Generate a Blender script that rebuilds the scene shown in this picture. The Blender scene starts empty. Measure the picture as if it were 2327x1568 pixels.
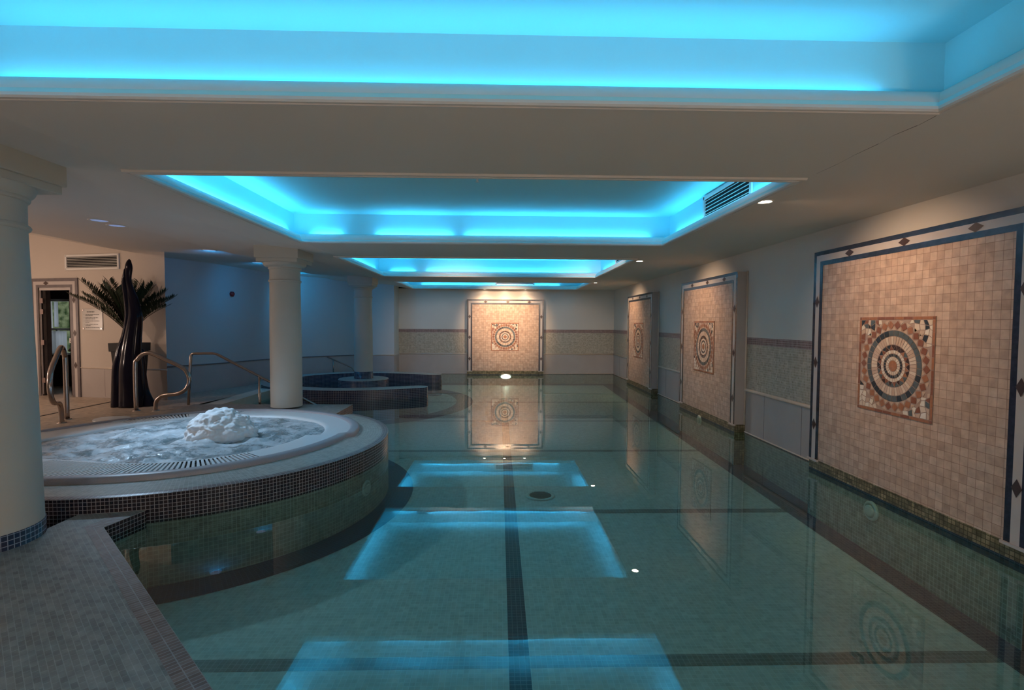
import bpy, bmesh, math, random
from mathutils import Vector, Matrix, noise
PI = math.pi
scn = bpy.context.scene
COL = scn.collection
rnd = random.Random(7)

# ------------------------------------------------------------------ materials
MATS = {}
def newmat(name):
    m = bpy.data.materials.new(name); m.use_nodes = True
    nt = m.node_tree; nt.nodes.clear()
    out = nt.nodes.new('ShaderNodeOutputMaterial')
    MATS[name] = m
    return m, nt, out
def N(nt, kind, **kw):
    n = nt.nodes.new(kind)
    for k, v in kw.items():
        if k in n.inputs.keys(): n.inputs[k].default_value = v
        else: setattr(n, k, v)
    return n
def rgba(c): return (c[0], c[1], c[2], 1.0)
def principled(nt, out, rough=.5, metal=0.0, spec=.5):
    b = nt.nodes.new('ShaderNodeBsdfPrincipled')
    b.inputs['Roughness'].default_value = rough
    b.inputs['Metallic'].default_value = metal
    b.inputs['Specular IOR Level'].default_value = spec
    nt.links.new(b.outputs[0], out.inputs[0])
    return b
def plain(name, c, rough=.5, metal=0.0, var=.0, scale=6.0, bump=0.0, bscale=60.0, spec=.5):
    m, nt, out = newmat(name)
    b = principled(nt, out, rough, metal, spec)
    tc = N(nt, 'ShaderNodeTexCoord')
    if var > 0:
        nz = N(nt, 'ShaderNodeTexNoise', Scale=scale, Detail=4.0)
        nt.links.new(tc.outputs['Object'], nz.inputs['Vector'])
        mx = N(nt, 'ShaderNodeMix', data_type='RGBA')
        mx.inputs[6].default_value = rgba([x*(1-var) for x in c]); mx.inputs[7].default_value = rgba([min(1, x*(1+var)) for x in c])
        nt.links.new(nz.outputs[0], mx.inputs[0]); nt.links.new(mx.outputs[2], b.inputs['Base Color'])
    else:
        b.inputs['Base Color'].default_value = rgba(c)
    if bump > 0:
        n2 = N(nt, 'ShaderNodeTexNoise', Scale=bscale, Detail=3.0)
        nt.links.new(tc.outputs['Object'], n2.inputs['Vector'])
        bp = N(nt, 'ShaderNodeBump', Strength=bump, Distance=.002)
        nt.links.new(n2.outputs[0], bp.inputs['Height']); nt.links.new(bp.outputs[0], b.inputs['Normal'])
    return m
def tiles(name, c1, c2, mortar, w, h, gap=.0025, rough=.3, offset=0.0, bias=0.0, var=.12, bump=.4, spec=.5):
    """mosaic: brick texture driven by UVs measured in metres"""
    m, nt, out = newmat(name)
    b = principled(nt, out, rough, 0, spec)
    uv = N(nt, 'ShaderNodeUVMap')
    br = N(nt, 'ShaderNodeTexBrick', offset=offset, offset_frequency=2 if offset else 1, squash=1.0)
    br.inputs['Scale'].default_value = 1.0
    br.inputs['Brick Width'].default_value = w; br.inputs['Row Height'].default_value = h
    br.inputs['Mortar Size'].default_value = gap; br.inputs['Mortar Smooth'].default_value = .15
    br.inputs['Bias'].default_value = bias
    br.inputs['Color1'].default_value = rgba(c1); br.inputs['Color2'].default_value = rgba(c2); br.inputs['Mortar'].default_value = rgba(mortar)
    nt.links.new(uv.outputs[0], br.inputs['Vector'])
    nz = N(nt, 'ShaderNodeTexNoise', Scale=14.0, Detail=5.0)
    nt.links.new(uv.outputs[0], nz.inputs['Vector'])
    mr = N(nt, 'ShaderNodeMapRange'); mr.inputs['To Min'].default_value = 1-var*1.6; mr.inputs['To Max'].default_value = 1+var*1.6
    mr.inputs['From Min'].default_value = .25; mr.inputs['From Max'].default_value = .75
    nt.links.new(nz.outputs[0], mr.inputs['Value'])
    mu = N(nt, 'ShaderNodeMix', data_type='RGBA', blend_type='MULTIPLY'); mu.inputs[0].default_value = 1.0
    nt.links.new(br.outputs['Color'], mu.inputs[6]); nt.links.new(mr.outputs[0], mu.inputs[7])
    nt.links.new(mu.outputs[2], b.inputs['Base Color'])
    bp = N(nt, 'ShaderNodeBump', Strength=bump, Distance=.0015, invert=True)
    nt.links.new(br.outputs['Fac'], bp.inputs['Height']); nt.links.new(bp.outputs[0], b.inputs['Normal'])
    return m
def emis(name, c, s):
    m, nt, out = newmat(name)
    e = N(nt, 'ShaderNodeEmission'); e.inputs[0].default_value = rgba(c); e.inputs[1].default_value = s
    nt.links.new(e.outputs[0], out.inputs[0]); return m

CEILP = plain('ceiling_paint', (.72, .665, .60), .85, var=.04, scale=1.2, bump=.15, bscale=90)
COFP = plain('coffer_paint_led_tint', (.40, .80, .86), .7, var=.02, scale=2, bump=.15, bscale=90)  # aqua tint puts the cyan LED glow into the coffer colour
CORN = plain('cornice_paint', (.70, .665, .62), .55, var=.02)
WALLP = plain('wall_paint', (.64, .62, .58), .8, var=.05, scale=1.5, bump=.15, bscale=80)
WARMP = plain('hall_wall_paint', (.56, .50, .44), .8, var=.04, scale=1.5)
BLUEP = plain('curved_wall_paint', (.50, .49, .47), .75, var=.04, scale=1.5)
COLP = plain('column_paint', (.54, .53, .47), .65, var=.03, scale=4, bump=.1, bscale=70)
SLAB = plain('stone_slab', (.42, .38, .36), .5, var=.10, scale=3.5, bump=.1)
RAILS = plain('stone_rail', (.60, .52, .44), .5, var=.12, scale=14)
DARKT = tiles('dark_mosaic', (.010, .011, .022), (.035, .024, .028), (.36, .34, .35), .0295, .0295, .0022, .25)
DARKB = tiles('blue_mosaic', (.012, .020, .055), (.03, .030, .05), (.30, .31, .36), .034, .034, .0025, .25)
DECKT = tiles('deck_mosaic', (.235, .225, .205), (.34, .325, .30), (.38, .37, .35), .05, .025, .0018, .45, offset=.5, var=.16)
EDGET = tiles('edge_mosaic', (.19, .12, .10), (.28, .20, .17), (.36, .32, .31), .025, .05, .0025, .4, var=.15)
RINGT = tiles('surround_mosaic', (.30, .31, .27), (.40, .40, .36), (.50, .50, .48), .034, .0295, .002, .35, var=.12)
RINGE = tiles('surround_edge_mosaic', (.13, .09, .09), (.20, .16, .16), (.40, .38, .37), .034, .0295, .0025, .35)
WALLM = tiles('wall_mosaic', (.30, .27, .20), (.46, .42, .34), (.50, .46, .40), .03, .03, .003, .35, var=.12)
PURPM = tiles('purple_mosaic', (.14, .065, .07), (.21, .12, .115), (.42, .36, .34), .027, .027, .0028, .35, var=.15)
PANELT = tiles('travertine_mosaic', (.44, .31, .235), (.58, .44, .35), (.27, .175, .13), .066, .066, .0018, .42, var=.14)
STAINT = tiles('stained_mosaic', (.10, .09, .045), (.26, .22, .13), (.05, .05, .02), .034, .034, .003, .4, var=.4)
POOLF = tiles('pool_floor_mosaic', (.44, .45, .39), (.54, .55, .48), (.58, .60, .54), .034, .034, .002, .5, var=.10)
POOLW = tiles('pool_wall_mosaic', (.20, .19, .145), (.27, .26, .205), (.36, .36, .30), .034, .034, .003, .5, var=.2)
LANET = tiles('lane_mosaic', (.012, .018, .03), (.035, .04, .05), (.16, .17, .17), .034, .034, .0022, .45)
CROSST = tiles('cross_mosaic', (.15, .155, .135), (.21, .19, .165), (.28, .28, .25), .034, .034, .0025, .45)
BORDT = tiles('pool_border_mosaic', (.055, .035, .045), (.09, .06, .07), (.16, .13, .13), .034, .034, .0025, .45)
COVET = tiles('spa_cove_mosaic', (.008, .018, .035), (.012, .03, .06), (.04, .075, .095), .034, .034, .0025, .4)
HALLF = tiles('hall_floor_stone', (.42, .34, .26), (.50, .41, .32), (.30, .24, .18), .60, .40, .003, .45, offset=.5, var=.22, bump=.2)
CREAM = plain('cream_stone', (.62, .57, .46), .5, var=.06, scale=8)
SPECK = plain('speckled_coping', (.36, .35, .38), .4, var=.35, scale=260)
WHITEP = plain('white_plastic', (.66, .70, .72), .35)
GAPD = plain('dark_void', (.006, .007, .008), .8)
CHROME = plain('brushed_steel', (.42, .37, .35), .22, 1.0, var=.05, scale=20)
HINGE = plain('bronze_hinge', (.22, .15, .13), .5, .3)
BLACKG = plain('dark_lacquer', (.005, .005, .016), .12, spec=.25)
BLACKM = plain('black_planter', (.008, .008, .009), .5)
SOIL = plain('soil', (.02, .014, .01), .9)
PALMG = plain('palm_green', (.012, .026, .010), .45, var=.4, scale=6)
PALMB = plain('palm_trunk', (.03, .022, .014), .9, var=.4, scale=20)
WOODD = plain('dark_wood', (.030, .016, .012), .45, var=.25, scale=4)
WOODB = plain('brown_wood', (.055, .03, .02), .45, var=.2, scale=4)
WHITEM = plain('white_paint', (.74, .73, .70), .5)
VENTD = plain('vent_dark', (.004, .012, .02), .7)
REDPL = plain('red_plastic', (.22, .012, .014), .35)
INLETP = plain('inlet_plastic', (.42, .47, .42), .4)
DRAING = plain('drain_metal', (.06, .065, .05), .4, .6)
ACRYL = plain('sign_acrylic', (.42, .40, .36), .25)
INK = plain('sign_ink', (.05, .05, .05), .6)
MARBD = plain('dark_marble', (.030, .034, .055), .22, var=.7, scale=22)
MARBL = plain('pale_marble', (.50, .46, .44), .3, var=.08, scale=10)
MARBW = plain('grey_marble', (.15, .13, .135), .4, var=.3, scale=12)
BROWN1 = plain('brown_stone', (.25, .10, .065), .4, var=.3, scale=40)
BROWN2 = plain('rust_stone', (.36, .16, .09), .4, var=.3, scale=40)
BROWN3 = plain('dark_brown_stone', (.06, .034, .030), .4, var=.3, scale=40)
NAVY1 = plain('navy_stone', (.035, .045, .06), .35, var=.4, scale=40)
NAVY2 = plain('slate_stone', (.10, .125, .14), .35, var=.3, scale=40)
CREAM1 = plain('cream_tessera', (.68, .57, .47), .4, var=.08, scale=30)
CREAM2 = plain('beige_tessera', (.56, .42, .33), .4, var=.08, scale=30)
CREAM3 = plain('white_tessera', (.74, .68, .60), .4, var=.08, scale=30)
GROUT = plain('pink_grout', (.40, .29, .24), .7, var=.05, scale=30)
LENSW = emis('lamp_lens_warm', (1.0, .80, .58), 26.0)
LENSB = emis('lamp_lens_blue', (.45, .58, 1.0), .28)
LENSU = emis('pool_lamp_lens', (1.0, .93, .72), 3.5)

# lit window: garden seen through glass, soft daylight
def garden():
    m, nt, out = newmat('daylit_garden')
    tc = N(nt, 'ShaderNodeTexCoord')
    nz = N(nt, 'ShaderNodeTexNoise', Scale=9.0, Detail=6.0)
    nt.links.new(tc.outputs['Object'], nz.inputs['Vector'])
    cr = N(nt, 'ShaderNodeValToRGB')
    cr.color_ramp.elements[0].position = .35; cr.color_ramp.elements[0].color = (.015, .03, .012, 1)
    cr.color_ramp.elements[1].position = .72; cr.color_ramp.elements[1].color = (.13, .16, .09, 1)
    nt.links.new(nz.outputs[0], cr.inputs[0])
    e = N(nt, 'ShaderNodeEmission'); e.inputs[1].default_value = .9
    nt.links.new(cr.outputs[0], e.inputs[0]); nt.links.new(e.outputs[0], out.inputs[0]); return m
GARDEN = garden()
def net():
    m, nt, out = newmat('white_curtain')
    t = N(nt, 'ShaderNodeBsdfTranslucent'); t.inputs[0].default_value = (.75, .77, .85, 1)
    d = N(nt, 'ShaderNodeBsdfDiffuse'); d.inputs[0].default_value = (.75, .77, .85, 1)
    mx = N(nt, 'ShaderNodeMixShader'); mx.inputs[0].default_value = .35
    nt.links.new(t.outputs[0], mx.inputs[1]); nt.links.new(d.outputs[0], mx.inputs[2]); nt.links.new(mx.outputs[0], out.inputs[0]); return m
CURTAIN = net()
PANE = None
def glass():
    m, nt, out = newmat('window_glass')
    tr = N(nt, 'ShaderNodeBsdfTransparent'); gl = N(nt, 'ShaderNodeBsdfGlossy'); gl.inputs['Roughness'].default_value = .02
    fr = N(nt, 'ShaderNodeFresnel'); fr.inputs[0].default_value = 1.45
    mx = N(nt, 'ShaderNodeMixShader')
    nt.links.new(fr.outputs[0], mx.inputs[0]); nt.links.new(tr.outputs[0], mx.inputs[1]); nt.links.new(gl.outputs[0], mx.inputs[2])
    nt.links.new(mx.outputs[0], out.inputs[0]); return m
PANE = glass()
def water():
    m, nt, out = newmat('pool_water')
    geo = N(nt, 'ShaderNodeNewGeometry')
    tc = N(nt, 'ShaderNodeTexCoord')
    n1 = N(nt, 'ShaderNodeTexNoise', Scale=2.2, Detail=2.0)
    nt.links.new(tc.outputs['Object'], n1.inputs['Vector'])
    bp = N(nt, 'ShaderNodeBump', Strength=.5, Distance=.0009)
    nt.links.new(n1.outputs[0], bp.inputs['Height'])
    fr = N(nt, 'ShaderNodeFresnel'); fr.inputs[0].default_value = 1.8
    nt.links.new(bp.outputs[0], fr.inputs['Normal'])
    inv = N(nt, 'ShaderNodeMath', operation='SUBTRACT'); inv.inputs[0].default_value = 1.0
    nt.links.new(geo.outputs['Backfacing'], inv.inputs[1])
    mu = N(nt, 'ShaderNodeMath', operation='MULTIPLY')
    nt.links.new(fr.outputs[0], mu.inputs[0]); nt.links.new(inv.outputs[0], mu.inputs[1])
    tr = N(nt, 'ShaderNodeBsdfTransparent'); tr.inputs[0].default_value = (.66, .90, .88, 1)
    gl = N(nt, 'ShaderNodeBsdfGlossy'); gl.inputs['Roughness'].default_value = .0
    nt.links.new(bp.outputs[0], gl.inputs['Normal'])
    mx = N(nt, 'ShaderNodeMixShader')
    nt.links.new(mu.outputs[0], mx.inputs[0]); nt.links.new(tr.outputs[0], mx.inputs[1]); nt.links.new(gl.outputs[0], mx.inputs[2])
    nt.links.new(mx.outputs[0], out.inputs[0]); return m
WATER = water()
def spawater():
    m, nt, out = newmat('foaming_water')
    b = principled(nt, out, .18, 0, .5)
    tc = N(nt, 'ShaderNodeTexCoord')
    n1 = N(nt, 'ShaderNodeTexNoise', Scale=3.2, Detail=7.0, Roughness=.62, Distortion=.8)
    nt.links.new(tc.outputs['Object'], n1.inputs['Vector'])
    n2 = N(nt, 'ShaderNodeTexNoise', Scale=26.0, Detail=5.0, Distortion=.6)
    nt.links.new(tc.outputs['Object'], n2.inputs['Vector'])
    ad = N(nt, 'ShaderNodeMath', operation='MULTIPLY_ADD'); ad.inputs[1].default_value = .35
    nt.links.new(n2.outputs[0], ad.inputs[0]); nt.links.new(n1.outputs[0], ad.inputs[2])
    cr = N(nt, 'ShaderNodeValToRGB')
    cr.color_ramp.elements[0].position = .50; cr.color_ramp.elements[0].color = (.13, .19, .21, 1)
    cr.color_ramp.elements[1].position = .86; cr.color_ramp.elements[1].color = (.58, .63, .67, 1)
    nt.links.new(ad.outputs[0], cr.inputs[0]); nt.links.new(cr.outputs[0], b.inputs['Base Color'])
    rr = N(nt, 'ShaderNodeMapRange'); rr.inputs['From Min'].default_value = .55; rr.inputs['From Max'].default_value = .8
    rr.inputs['To Min'].default_value = .08; rr.inputs['To Max'].default_value = .6
    nt.links.new(ad.outputs[0], rr.inputs['Value']); nt.links.new(rr.outputs[0], b.inputs['Roughness'])
    bp = N(nt, 'ShaderNodeBump', Strength=.7, Distance=.012)
    nt.links.new(n2.outputs[0], bp.inputs['Height']); nt.links.new(bp.outputs[0], b.inputs['Normal'])
    return m
SPAW = spawater()
FOAM = plain('white_foam', (.78, .83, .86), .75, var=.06, scale=30, bump=.35, bscale=40)

# ------------------------------------------------------------------ mesh builder
class MB:
    def __init__(s): s.v = []; s.f = []; s.uv = []; s.m = []; s.mats = []; s.sm = []
    def mi(s, mat):
        if mat not in s.mats: s.mats.append(mat)
        return s.mats.index(mat)
    def poly(s, pts, mat, uv=None, smooth=False):
        b = len(s.v); s.v += [tuple(p) for p in pts]; s.f.append(list(range(b, b+len(pts))))
        if uv is None:
            p = [Vector(q) for q in pts]
            n = Vector((0, 0, 0))
            for i in range(len(p)): n += (p[i]-p[0]).cross(p[(i+1) % len(p)]-p[0])
            ax = max(range(3), key=lambda i: abs(n[i]))
            k = [(1, 2), (0, 2), (0, 1)][ax]
            if ax < 2:       # vertical face: u along the horizontal run
                h = Vector((-n.y, n.x, 0)); h = h.normalized() if h.length > 1e-9 else Vector((1, 0, 0))
                uv = [(q.dot(h), q.z) for q in p]
            else: uv = [(q[k[0]], q[k[1]]) for q in p]
        s.uv += list(uv); s.m.append(s.mi(mat)); s.sm.append(smooth)
    def box(s, a, b, mat, top=None):
        x0, y0, z0 = a; x1, y1, z1 = b
        q = lambda *p: s.poly(p, mat)
        q((x0, y0, z0), (x0, y1, z0), (x1, y1, z0), (x1, y0, z0))
        s.poly([(x0, y0, z1), (x1, y0, z1), (x1, y1, z1), (x0, y1, z1)], top or mat)
        q((x0, y0, z0), (x1, y0, z0), (x1, y0, z1), (x0, y0, z1)); q((x1, y1, z0), (x0, y1, z0), (x0, y1, z1), (x1, y1, z1))
        q((x1, y0, z0), (x1, y1, z0), (x1, y1, z1), (x1, y0, z1)); q((x0, y1, z0), (x0, y0, z0), (x0, y0, z1), (x0, y1, z1))
    def prism(s, pts, z0, z1, mat, top=None, bottom=True):
        n = len(pts); acc = 0
        s.poly([(p[0], p[1], z1) for p in pts], top or mat)
        if bottom: s.poly([(p[0], p[1], z0) for p in reversed(pts)], mat)
        for i in range(n):
            a, b = pts[i], pts[(i+1) % n]; L = math.dist(a[:2], b[:2])
            s.poly([(a[0], a[1], z0), (b[0], b[1], z0), (b[0], b[1], z1), (a[0], a[1], z1)], mat, [(acc, z0), (acc+L, z0), (acc+L, z1), (acc, z1)])
            acc += L
    def lathe(s, prof, seg, mat, c=(0, 0, 0), smooth=True, r0=None):
        vl = 0
        for j in range(len(prof)-1):
            (ra, za), (rb, zb) = prof[j], prof[j+1]
            L = math.hypot(rb-ra, zb-za); R = r0 or max(ra, rb)
            for i in range(seg):
                t0, t1 = 2*PI*i/seg, 2*PI*(i+1)/seg
                P = lambda r, z, t: (c[0]+r*math.cos(t), c[1]+r*math.sin(t), c[2]+z)
                pts = [P(ra, za, t0), P(ra, za, t1), P(rb, zb, t1), P(rb, zb, t0)]
                uv = [(R*t0, vl), (R*t1, vl), (R*t1, vl+L), (R*t0, vl+L)]
                if ra < 1e-6: pts = [pts[0], pts[2], pts[3]]; uv = [uv[0], uv[2], uv[3]]
                elif rb < 1e-6: pts = pts[:3]; uv = uv[:3]
                s.poly(pts, mat, uv, smooth)
            vl += L
    def tube(s, path, r, mat, seg=12, caps=True):
        P = [Vector(p) for p in path]; n = len(P)
        rad = r if isinstance(r, (list, tuple)) else [r]*n
        rings = []; up = Vector((0, 0, 1)); prev = None
        for i in range(n):
            t = (P[min(i+1, n-1)]-P[max(i-1, 0)]).normalized()
            if prev is None:
                a = up if abs(t.dot(up)) < .9 else Vector((1, 0, 0))
                nx = t.cross(a).normalized()
            else: nx = (prev - t*prev.dot(t)).normalized()
            prev = nx; ny = t.cross(nx)
            rings.append([P[i]+(nx*math.cos(2*PI*k/seg)+ny*math.sin(2*PI*k/seg))*rad[i] for k in range(seg)])
        for i in range(n-1):
            for k in range(seg):
                k2 = (k+1) % seg
                s.poly([rings[i][k], rings[i][k2], rings[i+1][k2], rings[i+1][k]], mat, smooth=True)
        if caps:
            s.poly(list(reversed(rings[0])), mat); s.poly(rings[-1], mat)
    def build(s, name, parent=None, loc=(0, 0, 0), weld=True, bevel=0):
        me = bpy.data.meshes.new(name); me.from_pydata(s.v, [], s.f)
        for m in s.mats: me.materials.append(m)
        ul = me.uv_layers.new(name='UVMap')
        for i, c in enumerate(s.uv): ul.data[i].uv = c
        me.polygons.foreach_set('material_index', s.m); me.polygons.foreach_set('use_smooth', s.sm)
        if weld:
            bm = bmesh.new(); bm.from_mesh(me); bmesh.ops.remove_doubles(bm, verts=bm.verts, dist=1e-5)
            bm.to_mesh(me); bm.free()
        me.update()
        o = bpy.data.objects.new(name, me); COL.objects.link(o); o.location = loc
        if parent: o.parent = parent
        if bevel:
            md = o.modifiers.new('bevel', 'BEVEL'); md.width = bevel; md.segments = 2; md.limit_method = 'ANGLE'; md.angle_limit = .6
        return o
def tag(o, label, cat, group=None, kind=None):
    o['label'] = label; o['category'] = cat
    if group: o['group'] = group
    if kind: o['kind'] = kind
    return o
def thing(name, label, cat, loc=(0, 0, 0), rz=0, group=None):
    o = bpy.data.objects.new(name, None); COL.objects.link(o); o.location = loc; o.rotation_euler = (0, 0, rz)
    o.empty_display_size = .1
    return tag(o, label, cat, group)
def struct(o): o['kind'] = 'structure'; return o
def dup(root, loc, rz, label, group=None):
    r = root.copy(); COL.objects.link(r); r.location = loc; r.rotation_euler = (0, 0, rz); r['label'] = label
    if group: r['group'] = group
    for ch in list(root.children):
        c = ch.copy(); COL.objects.link(c); c.parent = r
        for g in list(ch.children):
            d = g.copy(); COL.objects.link(d); d.parent = c
    return r
def spline(pts, n=8, closed=False):
    """Catmull-Rom through points"""
    P = [Vector(p) for p in pts]; out = []; m = len(P)
    for i in range(m if closed else m-1):
        if closed: a, b, c, d = P[(i-1) % m], P[i], P[(i+1) % m], P[(i+2) % m]
        else: a, b, c, d = P[max(i-1, 0)], P[i], P[i+1], P[min(i+2, m-1)]
        for k in range(n):
            t = k/n
            out.append(.5*((2*b)+(c-a)*t+(2*a-5*b+4*c-d)*t*t+(3*b-a-3*c+d)*t**3))
    if not closed: out.append(P[-1])
    return out

# ------------------------------------------------------------------ layout numbers (metres)
CZ = 2.57            # soffit height
XR = 3.52            # right wall
YE = 15.80           # end wall
def floorz(y): return -.57 + .27*(y-2.0)/13.7
# soffit: flat over the pool, rising gently towards the hall on the left
CPROF = [(3.62, CZ), (2.11, CZ), (-2.50, CZ), (-3.30, 2.655), (-4.55, 2.712)]
def ceilz(x):
    for (xa, za), (xb, zb) in zip(CPROF, CPROF[1:]):
        if xb <= x <= xa: return za+(zb-za)*(x-xa)/(xb-xa)
    return CPROF[-1][1]
COFF = [(-2.50, 2.07, -.55, 2.44), (-2.50, 2.10, 3.68, 6.69), (-2.50, 2.12, 8.19, 11.42), (-2.52, 2.30, 12.90, 15.42)]
YB = -1.6            # wall behind the viewer

# ------------------------------------------------------------------ ceiling with coffers
c = MB()
ys = [YB]
for co in COFF: ys += [co[2], co[3]]
ys.append(YE+.05)
XL, XRR = -2.50, 2.11
for i in range(0, len(ys)-1, 2):           # beams across
    for (xa, za), (xb, zb) in zip(CPROF, CPROF[1:]):
        c.poly([(xa, ys[i], za), (xb, ys[i], zb), (xb, ys[i+1], zb), (xa, ys[i+1], za)], CEILP)
for co in COFF:
    x0, x1, y0, y1 = co
    for xa, xb in ((3.62, x1), (x0, -3.30), (-3.30, -4.55)):
        za, zb = ceilz(xa), ceilz(xb)
        if xa == x0: za = CZ
        c.poly([(xa, y0, za), (xb, y0, zb), (xb, y1, zb), (xa, y1, za)], CEILP)
    S = .145; T = 2.945
    X0, X1, Y0, Y1 = x0-S, x1+S, y0-S, y1+S
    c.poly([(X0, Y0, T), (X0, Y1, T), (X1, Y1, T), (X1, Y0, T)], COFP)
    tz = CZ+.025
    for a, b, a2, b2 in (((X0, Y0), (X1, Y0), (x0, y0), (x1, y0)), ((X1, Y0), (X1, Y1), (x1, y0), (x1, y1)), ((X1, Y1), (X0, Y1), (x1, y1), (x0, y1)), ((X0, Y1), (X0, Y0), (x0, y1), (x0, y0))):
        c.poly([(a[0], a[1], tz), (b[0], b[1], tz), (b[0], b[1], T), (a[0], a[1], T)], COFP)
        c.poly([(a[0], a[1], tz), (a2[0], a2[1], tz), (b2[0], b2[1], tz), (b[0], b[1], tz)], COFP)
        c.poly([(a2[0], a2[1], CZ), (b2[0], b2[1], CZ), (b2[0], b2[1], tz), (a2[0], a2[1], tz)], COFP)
struct(c.build('ceiling'))
# hairline cracks in the soffit plaster between the two nearest coffers
m = MB(); ck = [(2.14, 2.52), (2.15, 2.66), (2.132, 2.80), (2.15, 2.93), (2.145, 3.12), (2.16, 3.30), (2.155, 3.52)]
for (xa, ya), (xb, yb), w_ in zip(ck, ck[1:], (.004, .006, .002, .005, .002, .003)):
    m.poly([(xa-w_, ya, CZ-.0006), (xa+w_*.3, ya, CZ-.0006), (xb+w_*.6, yb, CZ-.0006), (xb-w_*.2, yb, CZ-.0006)], BROWN3)
struct(m.build('trim_15'))
# hall ceiling on the left, a shade higher
h = MB()
hp = [(-4.55, 2.712), (-4.56, 2.745), (-6.35, 2.745), (-8.70, 3.14), (-11.2, 3.55)]
for (xa, za), (xb, zb) in zip(hp, hp[1:]):
    h.poly([(xa, YB, za), (xb, YB, zb), (xb, 16, zb), (xa, 16, za)], CEILP)
struct(h.build('ceiling'))
# cornice rings
def prof_cornice():
    p = [(.058, .002), (.055, -.016), (.036, -.018), (.030, -.009), (.024, -.009), (.018, -.019), (.002, -.019), (-.006, -.010), (-.006, .004), (.002, .006)]
    for k in range(9):
        t = math.radians(80)*k/8
        p.append((.10-.098*math.cos(t), .008+.10*math.sin(t)))
    p += [(.090, .104), (.092, .03)]
    return p
for i, (x0, x1, y0, y1) in enumerate(COFF):
    m = MB(); pr = prof_cornice()
    ring = lambda o, z: [(x0-o, y0-o, CZ+z), (x1+o, y0-o, CZ+z), (x1+o, y1+o, CZ+z), (x0-o, y1+o, CZ+z)]
    for (oa, za), (ob, zb) in zip(pr, pr[1:]):
        A, B = ring(oa, za), ring(ob, zb)
        for k in range(4):
            k2 = (k+1) % 4
            m.poly([A[k], A[k2], B[k2], B[k]], CORN, smooth=True)
    o = m.build('trim_%d' % (i+1)); struct(o)
    md = o.modifiers.new('edge', 'EDGE_SPLIT'); md.split_angle = .7

# ------------------------------------------------------------------ lights
def area(name, loc, size, rot, col, power):
    l = bpy.data.lights.new(name, 'AREA'); l.shape = 'RECTANGLE'; l.size, l.size_y = size; l.color = col; l.energy = power
    o = bpy.data.objects.new(name, l); COL.objects.link(o); o.location = loc; o.rotation_euler = rot; return o
def spot(name, loc, target, col, power, angle=80, blend=.8, rad=.03):
    l = bpy.data.lights.new(name, 'SPOT'); l.color = col; l.energy = power; l.spot_size = math.radians(angle); l.spot_blend = blend; l.shadow_soft_size = rad
    o = bpy.data.objects.new(name, l); COL.objects.link(o); o.location = loc
    d = Vector(target)-Vector(loc); o.rotation_euler = d.to_track_quat('-Z', 'Y').to_euler(); return o
CY = (.085, .575, 1.0)
# (coffer, side, from, to as fractions of that side, strength) - tape runs with gaps, as the uneven glow shows
LED = [
 (0, 'f', .02, .96, .72), (0, 'r', .05, .80, .7), (0, 'l', .05, .9, .7), (0, 'n', .05, .95, .55),
 (1, 'f', .02, .10, 1.2), (1, 'f', .20, .41, 1.1), (1, 'f', .45, .97, 1.1), (1, 'l', .03, .97, 1.35), (1, 'r', .04, .96, .95), (1, 'n', .12, .42, .25),
 (2, 'f', .03, .14, 1.0), (2, 'f', .20, .97, 1.2), (2, 'l', .05, .95, 1.0), (2, 'r', .05, .95, .9), (2, 'n', .1, .9, .6),
 (3, 'f', .05, .9, .8), (3, 'l', .1, .9, 1.0), (3, 'r', .1, .9, .9), (3, 'n', .05, .2, 1.0), (3, 'n', .3, .5, 1.2), (3, 'n', .6, .9, .8)]
LEDW = 2.1
for ci, side, a, b, k in LED:
    x0, x1, y0, y1 = COFF[ci]; o = .117; z = CZ+.088; tilt = math.radians(42 if (ci, side) == (0, 'f') else 16)
    if side in 'fn':
        L = x1-x0; ln = (b-a)*L; cx = x0+(a+b)/2*L; cy = y1+o if side == 'f' else y0-o
        area('led_tape', (cx, cy, z), (ln, .03), (PI+(tilt if side == 'n' else -tilt)*(-1), 0, 0), CY, LEDW*ln*k)
    else:
        L = y1-y0; ln = (b-a)*L; cy = y0+(a+b)/2*L; cx = x1+o if side == 'r' else x0-o
        area('led_tape', (cx, cy, z), (.03, ln), (PI, (tilt if side == 'r' else -tilt)*(-1), 0), CY, LEDW*ln*k)
WARM = (1.0, .63, .37)

# downlights ---------------------------------------------------------
def downlight(label, loc, lens, r=.048, group=None):
    t = thing('downlight', label, 'ceiling light', loc, 0, group)
    m = MB(); m.lathe([(r*1.35, .0), (r*1.32, -.006), (r*1.1, -.008), (r, -.002)], 28, WHITEM); m.build('bezel', t)
    m = MB(); m.lathe([(r, -.003), (r*.6, -.004), (0, -.0045)], 28, lens); m.build('lens', t)
    return t
for i, (x, y, lab) in enumerate([(2.215, 4.32, 'lit warm downlight in the soffit above the nearest mosaic wall panel'),
                                 (2.29, 8.45, 'lit warm downlight above the middle mosaic panel of the right wall'),
                                 (2.40, 12.95, 'lit warm downlight above the farthest mosaic panel of the right wall')]):
    downlight(lab, (x, y, CZ), LENSW, .052, 'warm downlights along the right wall')
    spot('panel_spot', (x, y, CZ-.02), (3.37, y+.08, 1.55), WARM, [62, 62, 70][i], 100, 1.0, .04)
for x, lab in ((-.42, 'left of three small downlights close to the end wall'), (.19, 'middle of three small downlights close to the end wall'), (.80, 'right of three small downlights close to the end wall')):
    downlight(lab, (x, 15.66, CZ), LENSW, .035, 'small downlights by the end wall')
    spot('end_wash', (x, 15.5, CZ-.01), (x, 15.62, 1.0), WARM, 28, 130, 1.0, .04)
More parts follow.
